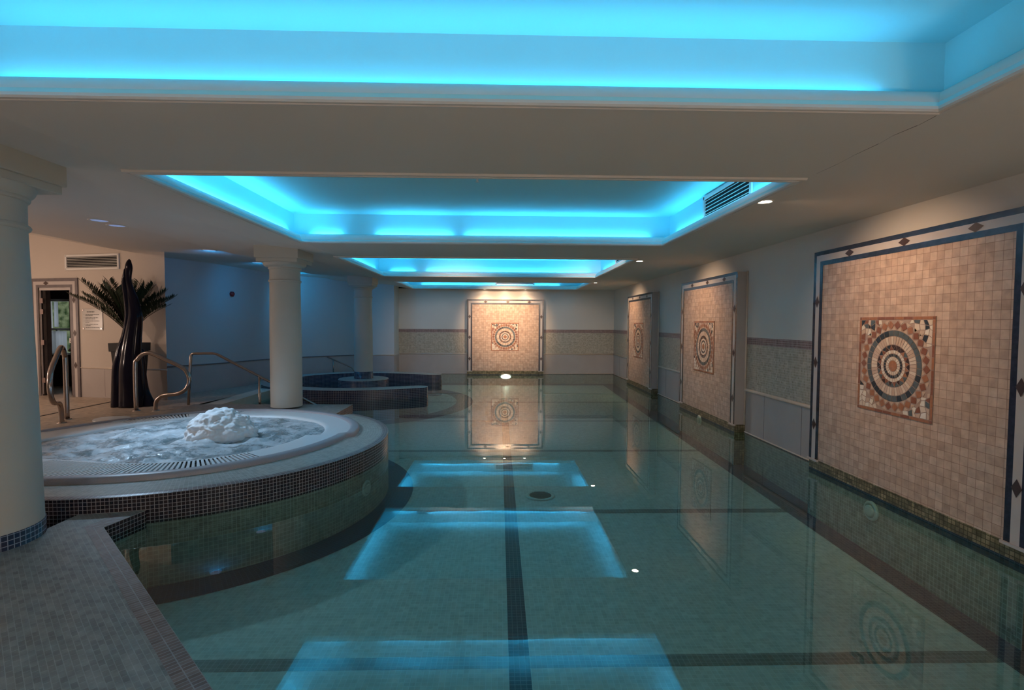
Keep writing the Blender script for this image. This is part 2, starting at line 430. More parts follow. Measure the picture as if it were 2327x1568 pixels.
for (x, y), lab in (((-4.75, 6.35), 'unlit-looking bluish downlight nearest the left column in the hall ceiling'), ((-4.78, 6.68), 'bluish downlight just behind the nearest one in the hall ceiling'),
                    ((-4.83, 8.85), 'bluish downlight in the hall ceiling left of the middle column'), ((-4.85, 10.6), 'farthest bluish downlight beside the middle column capital')):
    downlight(lab, (x, y, 2.744), LENSB, .085, 'bluish downlights in the hall ceiling')

# ------------------------------------------------------------------ walls of the pool hall
def wall_strips(m, a, b, zmax, under=-.75):
    """dado: slabs, mosaic, purple band, paint, seen from the pool side"""
    def s(z0, z1, mat): m.poly([(a[0], a[1], z0), (b[0], b[1], z0), (b[0], b[1], z1), (a[0], a[1], z1)], mat)
    s(under, -.02, POOLW); s(-.02, .012, DARKB); s(.012, .60, SLAB); s(.60, 1.262, WALLM); s(1.262, 1.362, PURPM); s(1.362, zmax, WALLP)
m = MB(); wall_strips(m, (XR, YE), (XR, YB), CZ+.02); struct(m.build('wall_right'))
m = MB(); wall_strips(m, (-3.02, YE), (XR, YE), CZ+.02); struct(m.build('wall_end'))
m = MB()          # short return pier left of the end wall
for z0, z1, mt in ((-.75, .60, SLAB), (.60, 2.8, WALLP)):
    m.poly([(-3.02, 15.1, z0), (-3.02, YE, z0), (-3.02, YE, z1), (-3.02, 15.1, z1)], mt)
    m.poly([(-3.9, 15.1, z0), (-3.02, 15.1, z0), (-3.02, 15.1, z1), (-3.9, 15.1, z1)], mt)
struct(m.build('wall_pier'))
# stone rails on the dado
def rail(name, pts, z=.615, d=.03, hh=.022):
    m = MB(); m.tube([(p[0], p[1], z) for p in pts], hh, RAILS, 10); return struct(m.build(name))
rail('trim_5', [(XR, 3.0), (XR, YE-.01)]); rail('trim_6', [(-3.0, YE), (XR, YE)]); rail('trim_7', [(-3.9, 15.1), (-3.03, 15.1)])
# slab joints low on the right wall
m = MB()
for y in [5.9, 6.75, 10.0, 10.8, 14.2, 15.0]:
    m.box((XR-.002, y-.002, .02), (XR+.01, y+.002, .595), MARBW)
struct(m.build('trim_8'))
# pale bead where wall meets the water
m = MB(); m.tube([(XR-.003, 5.6, .012), (XR-.003, YE, .012)], .009, RAILS, 6); m.tube([(-3.0, YE-.003, .012), (XR, YE-.003, .012)], .009, RAILS, 6); struct(m.build('trim_9'))
# wall behind the viewer and far left
m = MB(); m.poly([(XR+.1, YB, -.8), (-11.2, YB, -.8), (-11.2, YB, 3.7), (XR+.1, YB, 3.7)], WALLP); struct(m.build('wall_back'))
m = MB(); m.poly([(-11.2, YB, -.8), (-11.2, 16, -.8), (-11.2, 16, 3.8), (-11.2, YB, 3.8)], WARMP); struct(m.build('wall_left'))

# curved wall in blue light
cw = [(-6.40, 9.52), (-6.27, 9.85), (-5.885, 10.85), (-5.61, 12.45), (-5.22, 13.55), (-4.30, 14.75), (-3.85, 15.1)]
cs = spline([(a, b, 0) for a, b in cw], 8)
m = MB(); acc = 0
for a, b in zip(cs, cs[1:]):
    L = (b-a).length
    def zr(p): return .70-.085*max(0, min(1, (p.y-9.8)/5.2))
    for lo, hi, mt in ((lambda p: -.2, zr, SLAB), (zr, lambda p: 2.9, BLUEP)):
        m.poly([(a.x, a.y, lo(a)), (b.x, b.y, lo(b)), (b.x, b.y, hi(b)), (a.x, a.y, hi(a))], mt, smooth=True)
    acc += L
struct(m.build('wall_curved'))
m = MB(); m.tube([(p.x+.004, p.y-.004, zr(p)) for p in cs], .012, MARBW, 8); struct(m.build('trim_10'))

# hall wall with door
O = Vector((-5.76, 9.15, 0)); D = Vector((-.9696, .2442, 0)); NRM = Vector((-.2442, -.9696, 0))   # NRM points to the viewer
def W(s, z, out=0): p = O+D*s+NRM*out; return (p.x, p.y, z)
S0, S1, ZD = 2.06, 2.79, 2.16     # door opening along the wall
FZ = .19
m = MB()
def wq(s0, s1, z0, z1, mat, out=0): m.poly([W(s1, z0, out), W(s0, z0, out), W(s0, z1, out), W(s1, z1, out)], mat)
zr0 = .705
wq(0, S0, -.3, zr0, SLAB); wq(0, S0, zr0, 3.2, WARMP); wq(S1, 5.6, -.3, zr0, SLAB); wq(S1, 5.6, zr0, 3.75, WARMP); wq(S0, S1, ZD, 3.5, WARMP); wq(0, S0, 3.2, 3.5, WARMP)
for s in (S0, S1): m.poly([W(s, -.3), W(s, -.3, -.18), W(s, ZD, -.18), W(s, ZD)], MARBW)
m.poly([W(S0, ZD), W(S1, ZD), W(S1, ZD, -.18), W(S0, ZD, -.18)], MARBW)
m.poly([W(0, -.3), (-6.02, 9.50, -.3), (-6.02, 9.50, 3.3), W(0, 3.3)], WARMP)
struct(m.build('wall_hall'))
m = MB(); m.tube([W(0, zr0), W(S0-.14, zr0)], .014, RAILS, 8); struct(m.build('trim_11'))
# joints in the hall dado
m = MB()
for s in (.45, .95, 1.35):
    a = W(s, FZ, .001); b = W(s-.004, FZ, .001)
    m.poly([a, b, (b[0], b[1], zr0-.014), (a[0], a[1], zr0-.014)], MARBW)
struct(m.build('trim_12'))

# door: marble surround, frame, open leaf, lobby and lit window beyond
dr = bpy.data.objects.new('door_1', None); COL.objects.link(dr); struct(dr)
m = MB()
bands = [(.0, .055, MARBW), (.055, .115, MARBL), (.115, .165, MARBW)]     # from outside to opening
SO0, SO1, ZO = S0-.175, S1+.175, ZD+.165
for a, b, mt in bands:
    for s0, s1 in ((SO0+a, SO0+b), (SO1-b, SO1-a)):
        q = [W(s1, FZ-.02, .022), W(s0, FZ-.02, .022), W(s0, ZO-a, .022), W(s1, ZO-a, .022)]
        m.poly(q, mt)
    m.poly([W(SO1-b, ZO-b, .022), W(SO0+b, ZO-b, .022), W(SO0+b, ZO-a, .022), W(SO1-b, ZO-a, .022)], mt)
m.poly([W(SO0, FZ-.02, .022), W(SO0, FZ-.02, 0), W(SO0, ZO, 0), W(SO0, ZO, .022)], MARBW)
m.poly([W(SO1, ZO, .022), W(SO0, ZO, .022), W(SO0, ZO, 0), W(SO1, ZO, 0)], MARBW)
fr_ = m.build('marble_surround', dr)
def diamond(mm, ctr, ax_u, ax_v, du, dv, out, mt):
    c_ = Vector(ctr)+out
    mm.poly([c_+ax_u*du, c_+ax_v*dv, c_-ax_u*du, c_-ax_v*dv], mt)
up = Vector((0, 0, 1))
for s, z, vert in ((2.608, ZO-.085, 0), (SO0+.085, 1.93, 1), (SO0+.085, 1.33, 1), (SO0+.085, .745, 1)):
    m = MB(); diamond(m, W(s, z), D, up, .035 if vert else .065, .065 if vert else .035, NRM*.025, BROWN3); m.build('diamond_inlay', dr)
m = MB(); f_ = .035
for s0, s1 in ((S0, S0+f_), (S1-f_, S1)):
    m.poly([W(s1, FZ, .005), W(s0, FZ, .005), W(s0, ZD, .005), W(s1, ZD, .005)], MARBW)
m.poly([W(S1, ZD-.05, .006), W(S0, ZD-.05, .006), W(S0, ZD, .006), W(S1, ZD, .006)], MARBL)
m.build('door_frame', dr)
# leaf stands open into the lobby, hinged on the left
LD = Vector((-.62, .785, 0))
m = MB(); hp_ = Vector(W(S1-.04, FZ, -.02)); th = Vector((LD.y, -LD.x, 0))*.04
def leafbox(mm, u0, u1, z0, z1, off, t, mt):
    a = hp_+LD*u0+th.normalized()*off; b = hp_+LD*u1+th.normalized()*off; k = th.normalized()*t
    base = [a, b, b+k, a+k]
    mm.prism([(p.x, p.y) for p in base], z0, z1, mt)
leafbox(m, 0, .70, FZ+.01, ZD-.03, 0, .04, WOODD); m.build('door_leaf', dr)
for z in (.45, 1.15, 1.72, 1.92):
    m = MB(); a = Vector(W(S1-.045, z, .012)); m.box((a.x-.02, a.y-.012, z-.045), (a.x+.035, a.y+.012, z+.045), HINGE); m.build('hinge', dr)
m = MB(); a = Vector(W(2.30, 1.0, -.12)); b = Vector(W(2.05, 1.135, -.05)); m.tube([a, b], .022, BLACKM, 8); m.build('closer_arm', dr)
pl = thing('notice_plate', 'small white notice plate on the door glazing inside the marble doorway', 'sign', (0, 0, 0))
m = MB(); P0 = lambda s, z, o: W(s, z, o)
m.poly([P0(2.17, 1.15, -.03), P0(2.065, 1.15, -.03), P0(2.065, 1.235, -.03), P0(2.17, 1.235, -.03)], WHITEM)
m.poly([P0(2.17, 1.235, -.036), P0(2.065, 1.235, -.036), P0(2.065, 1.15, -.036), P0(2.17, 1.15, -.036)], WHITEM); m.build('plate', pl)
m = MB(); m.poly([P0(2.15, 1.165, -.028), P0(2.09, 1.165, -.028), P0(2.09, 1.188, -.028), P0(2.15, 1.188, -.028)], INK); m.build('lettering', pl)
# lobby shell behind the door
m = MB()
lob = [(-10.4, 10.2), (-10.4, 11.7), (-8.2, 11.7), (-8.2, 10.0)]
m.poly([(-10.6, 11.7, 0), (-8.0, 11.7, 0), (-8.0, 11.7, .80), (-10.6, 11.7, .80)], WOODD)
m.poly([(-10.6, 11.7, 2.03), (-8.0, 11.7, 2.03), (-8.0, 11.7, 3), (-10.6, 11.7, 3)], WOODB)
m.poly([(-10.6, 11.7, .80), (-9.88, 11.7, .80), (-9.88, 11.7, 2.03), (-10.6, 11.7, 2.03)], WOODB)
m.poly([(-9.1, 11.7, .80), (-8.0, 11.7, .80), (-8.0, 11.7, 2.03), (-9.1, 11.7, 2.03)], WOODD)
m.poly([(-10.6, 9.9, 0), (-10.6, 11.7, 0), (-10.6, 11.7, 3), (-10.6, 9.9, 3)], WOODD)
m.poly([(-8.0, 11.7, 0), (-8.0, 9.9, 0), (-8.0, 9.9, 3), (-8.0, 11.7, 3)], WOODD)
m.poly([(-10.6, 9.9, 2.6), (-8.0, 9.9, 2.6), (-8.0, 11.7, 2.6), (-10.6, 11.7, 2.6)], WOODD)
struct(m.build('wall_lobby'))
wn = bpy.data.objects.new('window_1', None); COL.objects.link(wn); struct(wn)
m = MB(); x0, x1, z0, z1 = -9.88, -9.10, .80, 2.03
for a, b in (((x0, 11.66, z0), (x0+.05, 11.72, z1)), ((x1-.05, 11.66, z0), (x1, 11.72, z1)), ((x0, 11.66, z1-.05), (x1, 11.72, z1)), ((x0, 11.66, z0), (x1, 11.72, z0+.05)), ((x0, 11.66, 1.34), (x1, 11.72, 1.39)), ((-9.72, 11.66, z0), (-9.69, 11.72, 1.36))): m.box(a, b, WHITEM)
m.build('window_frame', wn)
m = MB(); m.poly([(x0, 11.70, z0), (x1, 11.70, z0), (x1, 11.70, z1), (x0, 11.70, z1)], PANE); m.build('pane', wn)
m = MB(); m.poly([(x0-.5, 12.3, z0-.6), (x1+.5, 12.3, z0-.6), (x1+.5, 12.3, z1+.5), (x0-.5, 12.3, z1+.5)], GARDEN); m.build('garden_view', wn)
cu = MB()
for k in range(18):
    xa = -9.84+.022*k; ya = 11.60+.018*math.sin(k*1.9)
    cu.poly([(xa, ya, .84), (xa+.022, 11.60+.018*math.sin((k+1)*1.9), .84), (xa+.022, 11.60+.018*math.sin((k+1)*1.9), 1.33), (xa, ya, 1.33)], CURTAIN, smooth=True)
for k in range(4):
    xa = -9.70+.02*k
    cu.poly([(xa, 11.6+.015*math.sin(k*2), 1.42), (xa+.02, 11.6+.015*math.sin(k*2+2), 1.42), (xa+.02, 11.6+.015*math.sin(k*2+2), 1.97), (xa, 11.6+.015*math.sin(k*2), 1.97)], CURTAIN, smooth=True)
tag(cu.build('curtain'), 'thin white net curtain across the window beyond the doorway', 'curtain')

# ------------------------------------------------------------------ floors
def deckuv(p):   # tiles run along the diagonal pool edge
    u = (p[0]-p[1])*.70711; v = (p[0]+p[1])*.70711; return (u, v)
DK = .09
ED = [(-.12, 1.02), (-1.10, 2.0), (-2.785, 3.685), (-2.715, 4.02)]       # pool edge of the near deck
m = MB()
outl = [(-3.16, YB), (3.6, YB), (3.6, 1.02)] + ED + [(-2.6, 4.5), (-3.16, 4.5)]
m.poly([(p[0], p[1], DK) for p in outl], DECKT, [deckuv(p) for p in outl])
seq = [(3.6, 1.02)] + ED; acc = 0
for a, b in zip(seq, seq[1:]):           # riser to the water, dark tiles above, pool wall below
    L = math.dist(a, b)
    for z0, z1, mt in ((.0, DK, DARKT), (-.05, 0, DARKT), (-.8, -.05, POOLW)):
        m.poly([(b[0], b[1], z0), (a[0], a[1], z0), (a[0], a[1], z1), (b[0], b[1], z1)], mt, [(acc+L, z0), (acc, z0), (acc, z1), (acc+L, z1)])
    acc += L
m.poly([(-3.16, YB, -.1), (-3.16, 4.5, -.1), (-3.16, 4.5, DK), (-3.16, YB, DK)], DARKT)
struct(m.build('floor'))
# two rows of brown edging tiles along the diagonal edge
m = MB()
def off(p, q, d):
    v = Vector((q[0]-p[0], q[1]-p[1])).normalized(); return (-v.y*d, v.x*d)
wE = .10
pts = [(3.5, 1.02), (-.12, 1.02), (-2.785, 3.685), (-2.745, 3.86)]
inn = [(3.5, 1.02-wE), (-.12-wE*.414, 1.02-wE), (-2.785-.135, 3.685+.0), (-2.745-.13, 3.93)]
for (a, b), (ai, bi) in zip(zip(pts, pts[1:]), zip(inn, inn[1:])):
    z = DK+.002; d_ = Vector((b[0]-a[0], b[1]-a[1])).normalized(); q_ = [a, b, bi, ai]
    uvq = [((p[0]-a[0])*d_.x+(p[1]-a[1])*d_.y, abs((p[0]-a[0])*d_.y-(p[1]-a[1])*d_.x)) for p in q_]
    m.poly([(p[0], p[1], z) for p in q_], EDGET, uvq)
struct(m.build('trim_13'))
# low service level left of the near deck, below the column
m = MB(); m.poly([(-11.2, YB, -.05), (-3.16, YB, -.05), (-3.16, 4.6, -.05), (-11.2, 4.6, -.05)], DARKT)
m.poly([(-11.2, 4.6, -.05), (-3.5, 4.6, -.05), (-3.5, 4.6, FZ), (-11.2, 4.6, FZ)], DARKT); struct(m.build('floor'))
# hall floor: level, then falling gently to the far bay
m = MB()
def pl3(pts, fz): m.poly([(x, y, fz(y)) for x, y in pts], HALLF)
fl1 = lambda y: FZ
fl2 = lambda y: FZ-.10*(y-8.8)/3.7
pl3([(-11.2, 4.6), (-4.3, 4.6), (-4.3, 8.25), (-4.93, 8.25), (-4.93, 8.8), (-11.2, 8.8)], fl1)
pl3([(-11.2, 8.8), (-4.93, 8.8), (-4.93, 10.85), (-5.2, 11.3), (-5.3, 12.5), (-11.2, 12.5)], fl2)
pl3([(-11.2, 12.5), (-5.3, 12.5), (-5.1, 13.3), (-4.5, 14.0), (-3.6, 14.3), (-3.0, 14.3), (-3.0, 15.2), (-11.2, 15.2)], lambda y: .09)
struct(m.build('floor'))
# drainage slot in the hall floor
m = MB(); m.box((-6.545, 5.0, FZ), (-6.505, 8.95, FZ+.003), GAPD); tag(m.build('floor_channel'), 'dark slotted drain channel across the hall floor by the sculpture', 'drain')
# cream kerb beside the entry steps
m = MB()
A = [(-4.95, 8.25), (-4.64, 8.25), (-4.64, 10.75), (-4.95, 10.95)]
m.prism([(x, y) for x, y in A], -.7, .165, CREAM, CREAM); struct(m.build('trim_14'))

# pool basin: sloping floor with inlaid lines
m = MB()
def fq(x0, x1, y0, y1, mat, dz=0.0, uvs=1):
    m.poly([(x0, y0, floorz(y0)+dz), (x1, y0, floorz(y0)+dz), (x1, y1, floorz(y1)+dz), (x0, y1, floorz(y1)+dz)], mat)
fq(-5.4, 3.6, .9, YE, POOLF)
BX = 3.15
fq(BX, XR, .9, YE, BORDT, .002)
fq(-3.0, BX, YE-.35, YE, BORDT, .002)
lx0, lx1 = .07, .20
for y in (3.12, 5.55, 8.05, 10.3, 12.5):
    fq(-4.4, lx0, y-.055, y+.055, CROSST, .002); fq(lx1, BX, y-.055, y+.055, CROSST, .002)
y = 1.0
fq(lx0, lx1, 1.0, YE-.35, LANET, .0025)
struct(m.build('pool_floor'))

# water
wp = [(3.52, .95), (3.52, 15.8), (-5.3, 15.8), (-5.3, 8.0), (-3.0, 8.0), (-2.9, 6.0), (-2.85, 4.1), (-2.80, 3.69), (-1.10, 1.99), (-.12, 1.01)]
m = MB(); m.poly([(x, y, 0) for x, y in wp], WATER)
tag(m.build('pool_water'), 'still teal water filling the long swimming pool, mirroring the lit ceiling coffers', 'water', kind='stuff')

# fittings in the pool
def inlet(label, loc, n, r=.085):
    t = thing('pool_inlet', label, 'pool fitting', loc); n = Vector(n).normalized()
    q = n.to_track_quat('Z', 'Y').to_matrix()
    def lath(pr, mt, nm):
        mm = MB(); mm.lathe(pr, 28, mt); mm.v = [tuple(q @ Vector(v)) for v in mm.v]; mm.build(nm, t)
    lath([(r, 0), (r, .012), (r*.9, .020), (r*.70, .022), (r*.68, .010)], INLETP, 'flange')
    lath([(r*.62, .008), (r*.60, .028), (r*.45, .034), (0, .034)], INLETP, 'nozzle')
inlet('pale round inlet under water below the nearest mosaic wall panel', (3.368, 4.53, -.13), (-1, 0, 0), .088)
inlet('pale round inlet under water below the middle mosaic wall panel', (3.368, 8.55, -.065), (-1, 0, 0), .088)
inlet('pale round inlet low on the wall of the hot tub', (-1.40, 5.46, -.205), (.966, -.26, 0), .085)
t = thing('floor_drain', 'dark round drain grille in the pool floor right of the lane line', 'drain', (.50, 6.05, floorz(6.05)+.003))
m = MB(); m.lathe([(.175, .0), (.17, .006), (.135, .008), (.13, .003)], 32, INLETP); m.build('rim', t)
m = MB(); m.lathe([(.132, .003), (0, .003)], 32, GAPD)
for k in range(-4, 5):
    w_ = math.sqrt(max(0, .125**2-(k*.027)**2)); m.box((-w_, k*.027-.007, .003), (w_, k*.027+.007, .008), DRAING)
m.build('grille', t)
# underwater lamp in the end wall
t = thing('underwater_lamp', 'bright round underwater lamp at the foot of the end wall panel', 'lamp', (.22, 15.60, -.06))
m = MB(); m.lathe([(.20, 0), (.195, .02), (.16, .03), (.155, .015)], 32, INLETP); m.v = [(v[0], -v[2], v[1]*.45) for v in m.v]; m.build('housing', t)
m = MB(); m.lathe([(.155, .016), (.09, .024), (0, .026)], 32, LENSU); m.v = [(v[0], -v[2], v[1]*.45) for v in m.v]; m.build('lens', t)
spot('underwater_spot', (.22, 15.56, -.06), (.22, 12.0, -.10), (1.0, .92, .68), 4.5, 120, 1.0, .01)

# curved inlay of the step around the little round pool
m = MB(); cc = (-3.36, 12.45)
def arc(r0, r1, a0, a1, mat, dz):
    n = 30
    for k in range(n):
        t0, t1 = a0+(a1-a0)*k/n, a0+(a1-a0)*(k+1)/n
        P = lambda r, t: (cc[0]+r*math.cos(t)*1.0, cc[1]+r*math.sin(t), floorz(cc[1]+r*math.sin(t))+dz)
        m.poly([P(r0, t0), P(r1, t0), P(r1, t1), P(r0, t1)], mat, [(r0*t0, 0), (r1*t0, r1-r0), (r1*t1, r1-r0), (r0*t1, 0)])
arc(2.35, 2.75, -1.35, .9, BORDT, .004); struct(m.build('pool_floor_inlay'))

# ------------------------------------------------------------------ mosaic wall panels
def tess(mb, pts, y, mat):      # a tessera: flat chip lying on the bedding
    mb.poly([(p[0], y, p[1]) for p in pts], mat)
def medallion():
    mb = MB(); rr = random.Random(3); S = .42
    mb.poly([(-S, -.004, -S), (S, -.004, -S), (S, -.004, S), (-S, -.004, S)], GROUT)
    for a, b in (((-S, -S), (-S, S)), ((-S, S), (S, S)), ((S, S), (S, -S)), ((S, -S), (-S, -S))):
        va, vb = Vector(a), Vector(b)
        mb.poly([(va.x, 0, va.y), (va.x, -.004, va.y), (vb.x, -.004, vb.y), (vb.x, 0, vb.y)], GROUT)
    Y = -.0062
    # border strips
    bw, n = .026, 8
    edges = [-S, -S+bw]+[-S+bw+(2*S-2*bw)*k/n for k in range(1, n)]+[S-bw, S]
    for a, b in zip(edges, edges[1:]):
        g = .0018; mt = rr.choice([BROWN1, BROWN1, BROWN2])
        for lo, hi in ((-S, -S+bw), (S-bw, S)):
            tess(mb, [(a+g, lo+g), (b-g, lo+g), (b-g, hi-g), (a+g, hi-g)], Y, mt)
            if b > -S+bw+.001 and a < S-bw-.001: tess(mb, [(lo+g, a+g), (hi-g, a+g), (hi-g, b-g), (lo+g, b-g)], Y, mt)
    pol = lambda r, t: (r*math.cos(t), r*math.sin(t))
    def ring(r0, r1, n, mats, gap=.0022, ph=0):
        for k in range(n):
            t0, t1 = 2*PI*k/n+ph, 2*PI*(k+1)/n+ph
            tess(mb, [pol(r0+.001, t0+gap/r0), pol(r1-.001, t0+gap/r1), pol(r1-.001, (t0+t1)/2), pol(r1-.001, t1-gap/r1), pol(r0+.001, t1-gap/r0)], Y, rr.choice(mats))
    tess(mb, [pol(.045, 2*PI*k/24) for k in range(24)], Y, BROWN2)
    ring(.050, .078, 18, [CREAM1, CREAM3]); ring(.081, .105, 24, [NAVY1, NAVY1, NAVY2]); ring(.109, .136, 28, [CREAM1, CREAM3])
    n = 20                                        # zigzag triangles
    for k in range(n):
        t0 = 2*PI*k/n; t1 = 2*PI*(k+1)/n; tm = (t0+t1)/2; g = .012
        tess(mb, [pol(.139, t0+g), pol(.139, t1-g), pol(.176, tm)], Y, rr.choice([BROWN1, BROWN3, BROWN2]))
        tess(mb, [pol(.180, tm+g), pol(.180, t1), pol(.180, t1+(t1-tm)-g), pol(.144, t1)], Y, rr.choice([NAVY1, NAVY2, BROWN3]))
    ring(.185, .252, 48, [CREAM2, CREAM2, CREAM1]); ring(.256, .305, 32, [NAVY1, NAVY2, NAVY2, NAVY1])
    n = 30
    for k in range(n):
        t = 2*PI*k/n; c_ = pol(.350, t); s_ = .036
        tess(mb, [(c_[0]+s_*math.cos(t+j*PI/2), c_[1]+s_*math.sin(t+j*PI/2)) for j in range(4)], Y, rr.choice([BROWN1, BROWN2, BROWN1]))
        t2 = t+PI/n
        tess(mb, [pol(.309, t2-.07), pol(.309, t2+.07), pol(.338, t2)], Y, CREAM2)
        p3 = [pol(.392, t2-.065), pol(.392, t2+.065), pol(.361, t2)]
        if all(max(abs(q[0]), abs(q[1])) < S-bw-.004 for q in p3): tess(mb, p3, Y, CREAM2)
    # crazy paving in the corners
    G = 18; st = (2*S-2*bw)/G; gp = {}
    for i in range(G+1):
        for j in range(G+1):
            jx = 0 if i in (0, G) else rr.uniform(-.42, .42)*st; jy = 0 if j in (0, G) else rr.uniform(-.42, .42)*st
            gp[i, j] = (-S+bw+i*st+jx, -S+bw+j*st+jy)
    for i in range(G):
        for j in range(G):
            q = [gp[i, j], gp[i+1, j], gp[i+1, j+1], gp[i, j+1]]
            cx_ = sum(p[0] for p in q)/4; cy_ = sum(p[1] for p in q)/4
            if math.hypot(cx_, cy_) < .404: continue
            q = [(cx_+(p[0]-cx_)*.86, cy_+(p[1]-cy_)*.86) for p in q]
            tess(mb, q, Y, rr.choice([CREAM3, CREAM3, CREAM1, CREAM3, CREAM1, BROWN1, NAVY2, NAVY1, CREAM2]))
    return mb
MED = medallion()
def panel(loc, rz, wd, label, dp, medu=0.0, medv=1.19, top=2.31):
    """front faces local -Y; wall plane is y = 0"""
    t = thing('mosaic_panel', label, 'wall panel', loc, rz, 'raised mosaic wall panels')
    h = wd/2; F = .15; b0 = .115
    m = MB()
    m.poly([(-h+F, -dp, b0), (h-F, -dp, b0), (h-F, -dp, top-F), (-h+F, -dp, top-F)], PANELT)
    m.build('tile_field', t)
    m = MB()
    m.poly([(-h, -dp, .012), (h, -dp, .012), (h, -dp, b0), (-h, -dp, b0)], STAINT)
    m.poly([(-h, -dp, -.05), (h, -dp, -.05), (h, -dp, .012), (-h, -dp, .012)], COVET)
    m.poly([(-h, -dp, -.75), (h, -dp, -.75), (h, -dp, -.05), (-h, -dp, -.05)], POOLW)
    for s in (-h, h): m.poly([(s, 0, -.75), (s, -dp, -.75), (s, -dp, b0), (s, 0, b0)], STAINT)
    m.build('plinth', t)
    # marble border: dark, pale, dark
    m = MB(); yy = -dp-.004
    for a, b, mt in ((0, .042, MARBD), (.042, .105, MARBL), (.105, F, MARBD)):
        for s in (-1, 1):
            xs = sorted((s*(h-a), s*(h-b)))
            m.poly([(xs[0], yy, b0), (xs[1], yy, b0), (xs[1], yy, top-a), (xs[0], yy, top-a)], mt)
        m.poly([(-h+b, yy, top-b), (h-b, yy, top-b), (h-b, yy, top-a), (-h+b, yy, top-a)], mt)
    m.poly([(-h, yy, top), (h, yy, top), (h, 0, top), (-h, 0, top)], MARBW)
    for s in (-1, 1):
        q = [(s*h, 0, b0), (s*h, yy, b0), (s*h, yy, top), (s*h, 0, top)]
        m.poly(q if s > 0 else list(reversed(q)), SLAB)
        m.poly([(s*(h-F), yy, b0), (s*(h-F), -dp, b0), (s*(h-F), -dp, top-F), (s*(h-F), yy, top-F)], MARBD)
    m.poly([(-h+F, yy, top-F), (-h+F, -dp, top-F), (h-F, -dp, top-F), (h-F, yy, top-F)], MARBD)
    bo = m.build('marble_border', t)
    X = Vector((1, 0, 0)); Z = Vector((0, 0, 1)); o_ = Vector((0, -.003, 0))
    for f in (.24, .53, .81): m = MB(); diamond(m, (-h+wd*f, yy, top-.0735), X, Z, .062, .036, o_, BROWN3); m.build('diamond_inlay', bo)
    for f in (.76, .47, .17):
        for s in (-1, 1): m = MB(); diamond(m, (s*(h-.0735), yy, b0+(top-b0)*f), X, Z, .036, .062, o_, BROWN3); m.build('diamond_inlay', bo)
    m = MB(); m.v = [(v[0]+medu, v[1]-dp-.001, v[2]+medv) for v in MED.v]; m.f, m.uv, m.m, m.mats, m.sm = MED.f, MED.uv, MED.m, MED.mats, MED.sm
    m.build('medallion', t, weld=False)
    for s in (-1, 1):
        m = MB(); xs = sorted((s*(h+.012), s*(h-F-.01))); m.box((xs[0], -dp-.02, b0-.018), (xs[1], -dp+.01, b0+.002), MARBL); m.build('ledge', t)
        m = MB(); m.tube([(s*(h+.006), -.012, b0), (s*(h+.006), -.012, top+.01)], .013, RAILS, 8); m.build('edge_bead', t)
    return t
panel((.205, YE, 0), 0, 2.30, 'mosaic panel with roundel in the middle of the end wall, brightly lit from above', .20, -.01, 1.14, 2.26)
panel((XR, 4.33, 0), -PI/2, 2.32, 'largest mosaic panel with roundel, nearest on the right wall', .15, -.005, 1.195)
panel((XR, 8.40, 0), -PI/2, 2.25, 'middle mosaic panel with roundel on the right wall', .15, -.04, 1.175, 2.29)
panel((XR, 12.42, 0), -PI/2, 2.18, 'farthest mosaic panel with roundel on the right wall, next to the corner', .15, -.02, 1.15, 2.25)

# ------------------------------------------------------------------ vents
def vent(name, label, loc, rz, w, h, n, group=None, fm=WHITEM, dm=VENTD):
    t = thing(name, label, 'vent', loc, rz, group)
    m = MB(); f = .035
    for a, b in (((-w/2, -.02, -h/2), (-w/2+f, 0, h/2)), ((w/2-f, -.02, -h/2), (w/2, 0, h/2)), ((-w/2, -.02, h/2-f), (w/2, 0, h/2)), ((-w/2, -.02, -h/2), (w/2, 0, -h/2+f))): m.box(a, b, fm)
    m.build('frame', t, bevel=.003)
    m = MB(); m.poly([(-w/2+f, -.002, -h/2+f), (w/2-f, -.002, -h/2+f), (w/2-f, -.002, h/2-f), (-w/2+f, -.002, h/2-f)], dm); m.build('backing', t)
    st = (h-2*f)/n
    for k in range(n):
        z = -h/2+f+(k+.5)*st
        m = MB(); hw = w/2-f
        m.poly([(-hw, -.018, z-st*.20), (hw, -.018, z-st*.20), (hw, -.008, z+st*.16), (-hw, -.008, z+st*.16)], fm)
        m.poly([(-hw, -.012, z-st*.18), (hw, -.012, z-st*.18), (hw, -.018, z-st*.20), (-hw, -.018, z-st*.20)], fm)
        m.build('slat', t)
    return t
vent('air_vent', 'white slatted air vent in the side of the second ceiling coffer', (2.244, 5.13, 2.80), -PI/2, 1.08, .25, 5)
vent('air_vent', 'white slatted air vent in the side of the third ceiling coffer', (2.264, 9.50, 2.80), -PI/2, 1.08, .25, 5)
vent('air_vent', 'white slatted air vent at the back of the farthest ceiling coffer', (.48, 15.56, 2.80), 0, 1.16, .22, 4)
vc = Vector(W(1.55, 2.605, .005)); wr = math.atan2(-D.y, -D.x)
vent('air_vent', 'white slatted air vent high on the hall wall above the palm', tuple(vc), wr, 1.20, .27, 7, None, WHITEM, GAPD)
t = thing('sprinkler', 'small white sprinkler head on the roof of the second coffer', 'sprinkler', (-.21, 5.06, 2.945))
m = MB(); m.lathe([(.022, 0), (.022, -.012), (.010, -.016), (.010, -.035)], 16, WHITEM); m.build('body', t)
m = MB(); m.lathe([(0, -.044), (.018, -.044), (.018, -.047), (0, -.047)], 16, WHITEM); m.build('deflector', t)

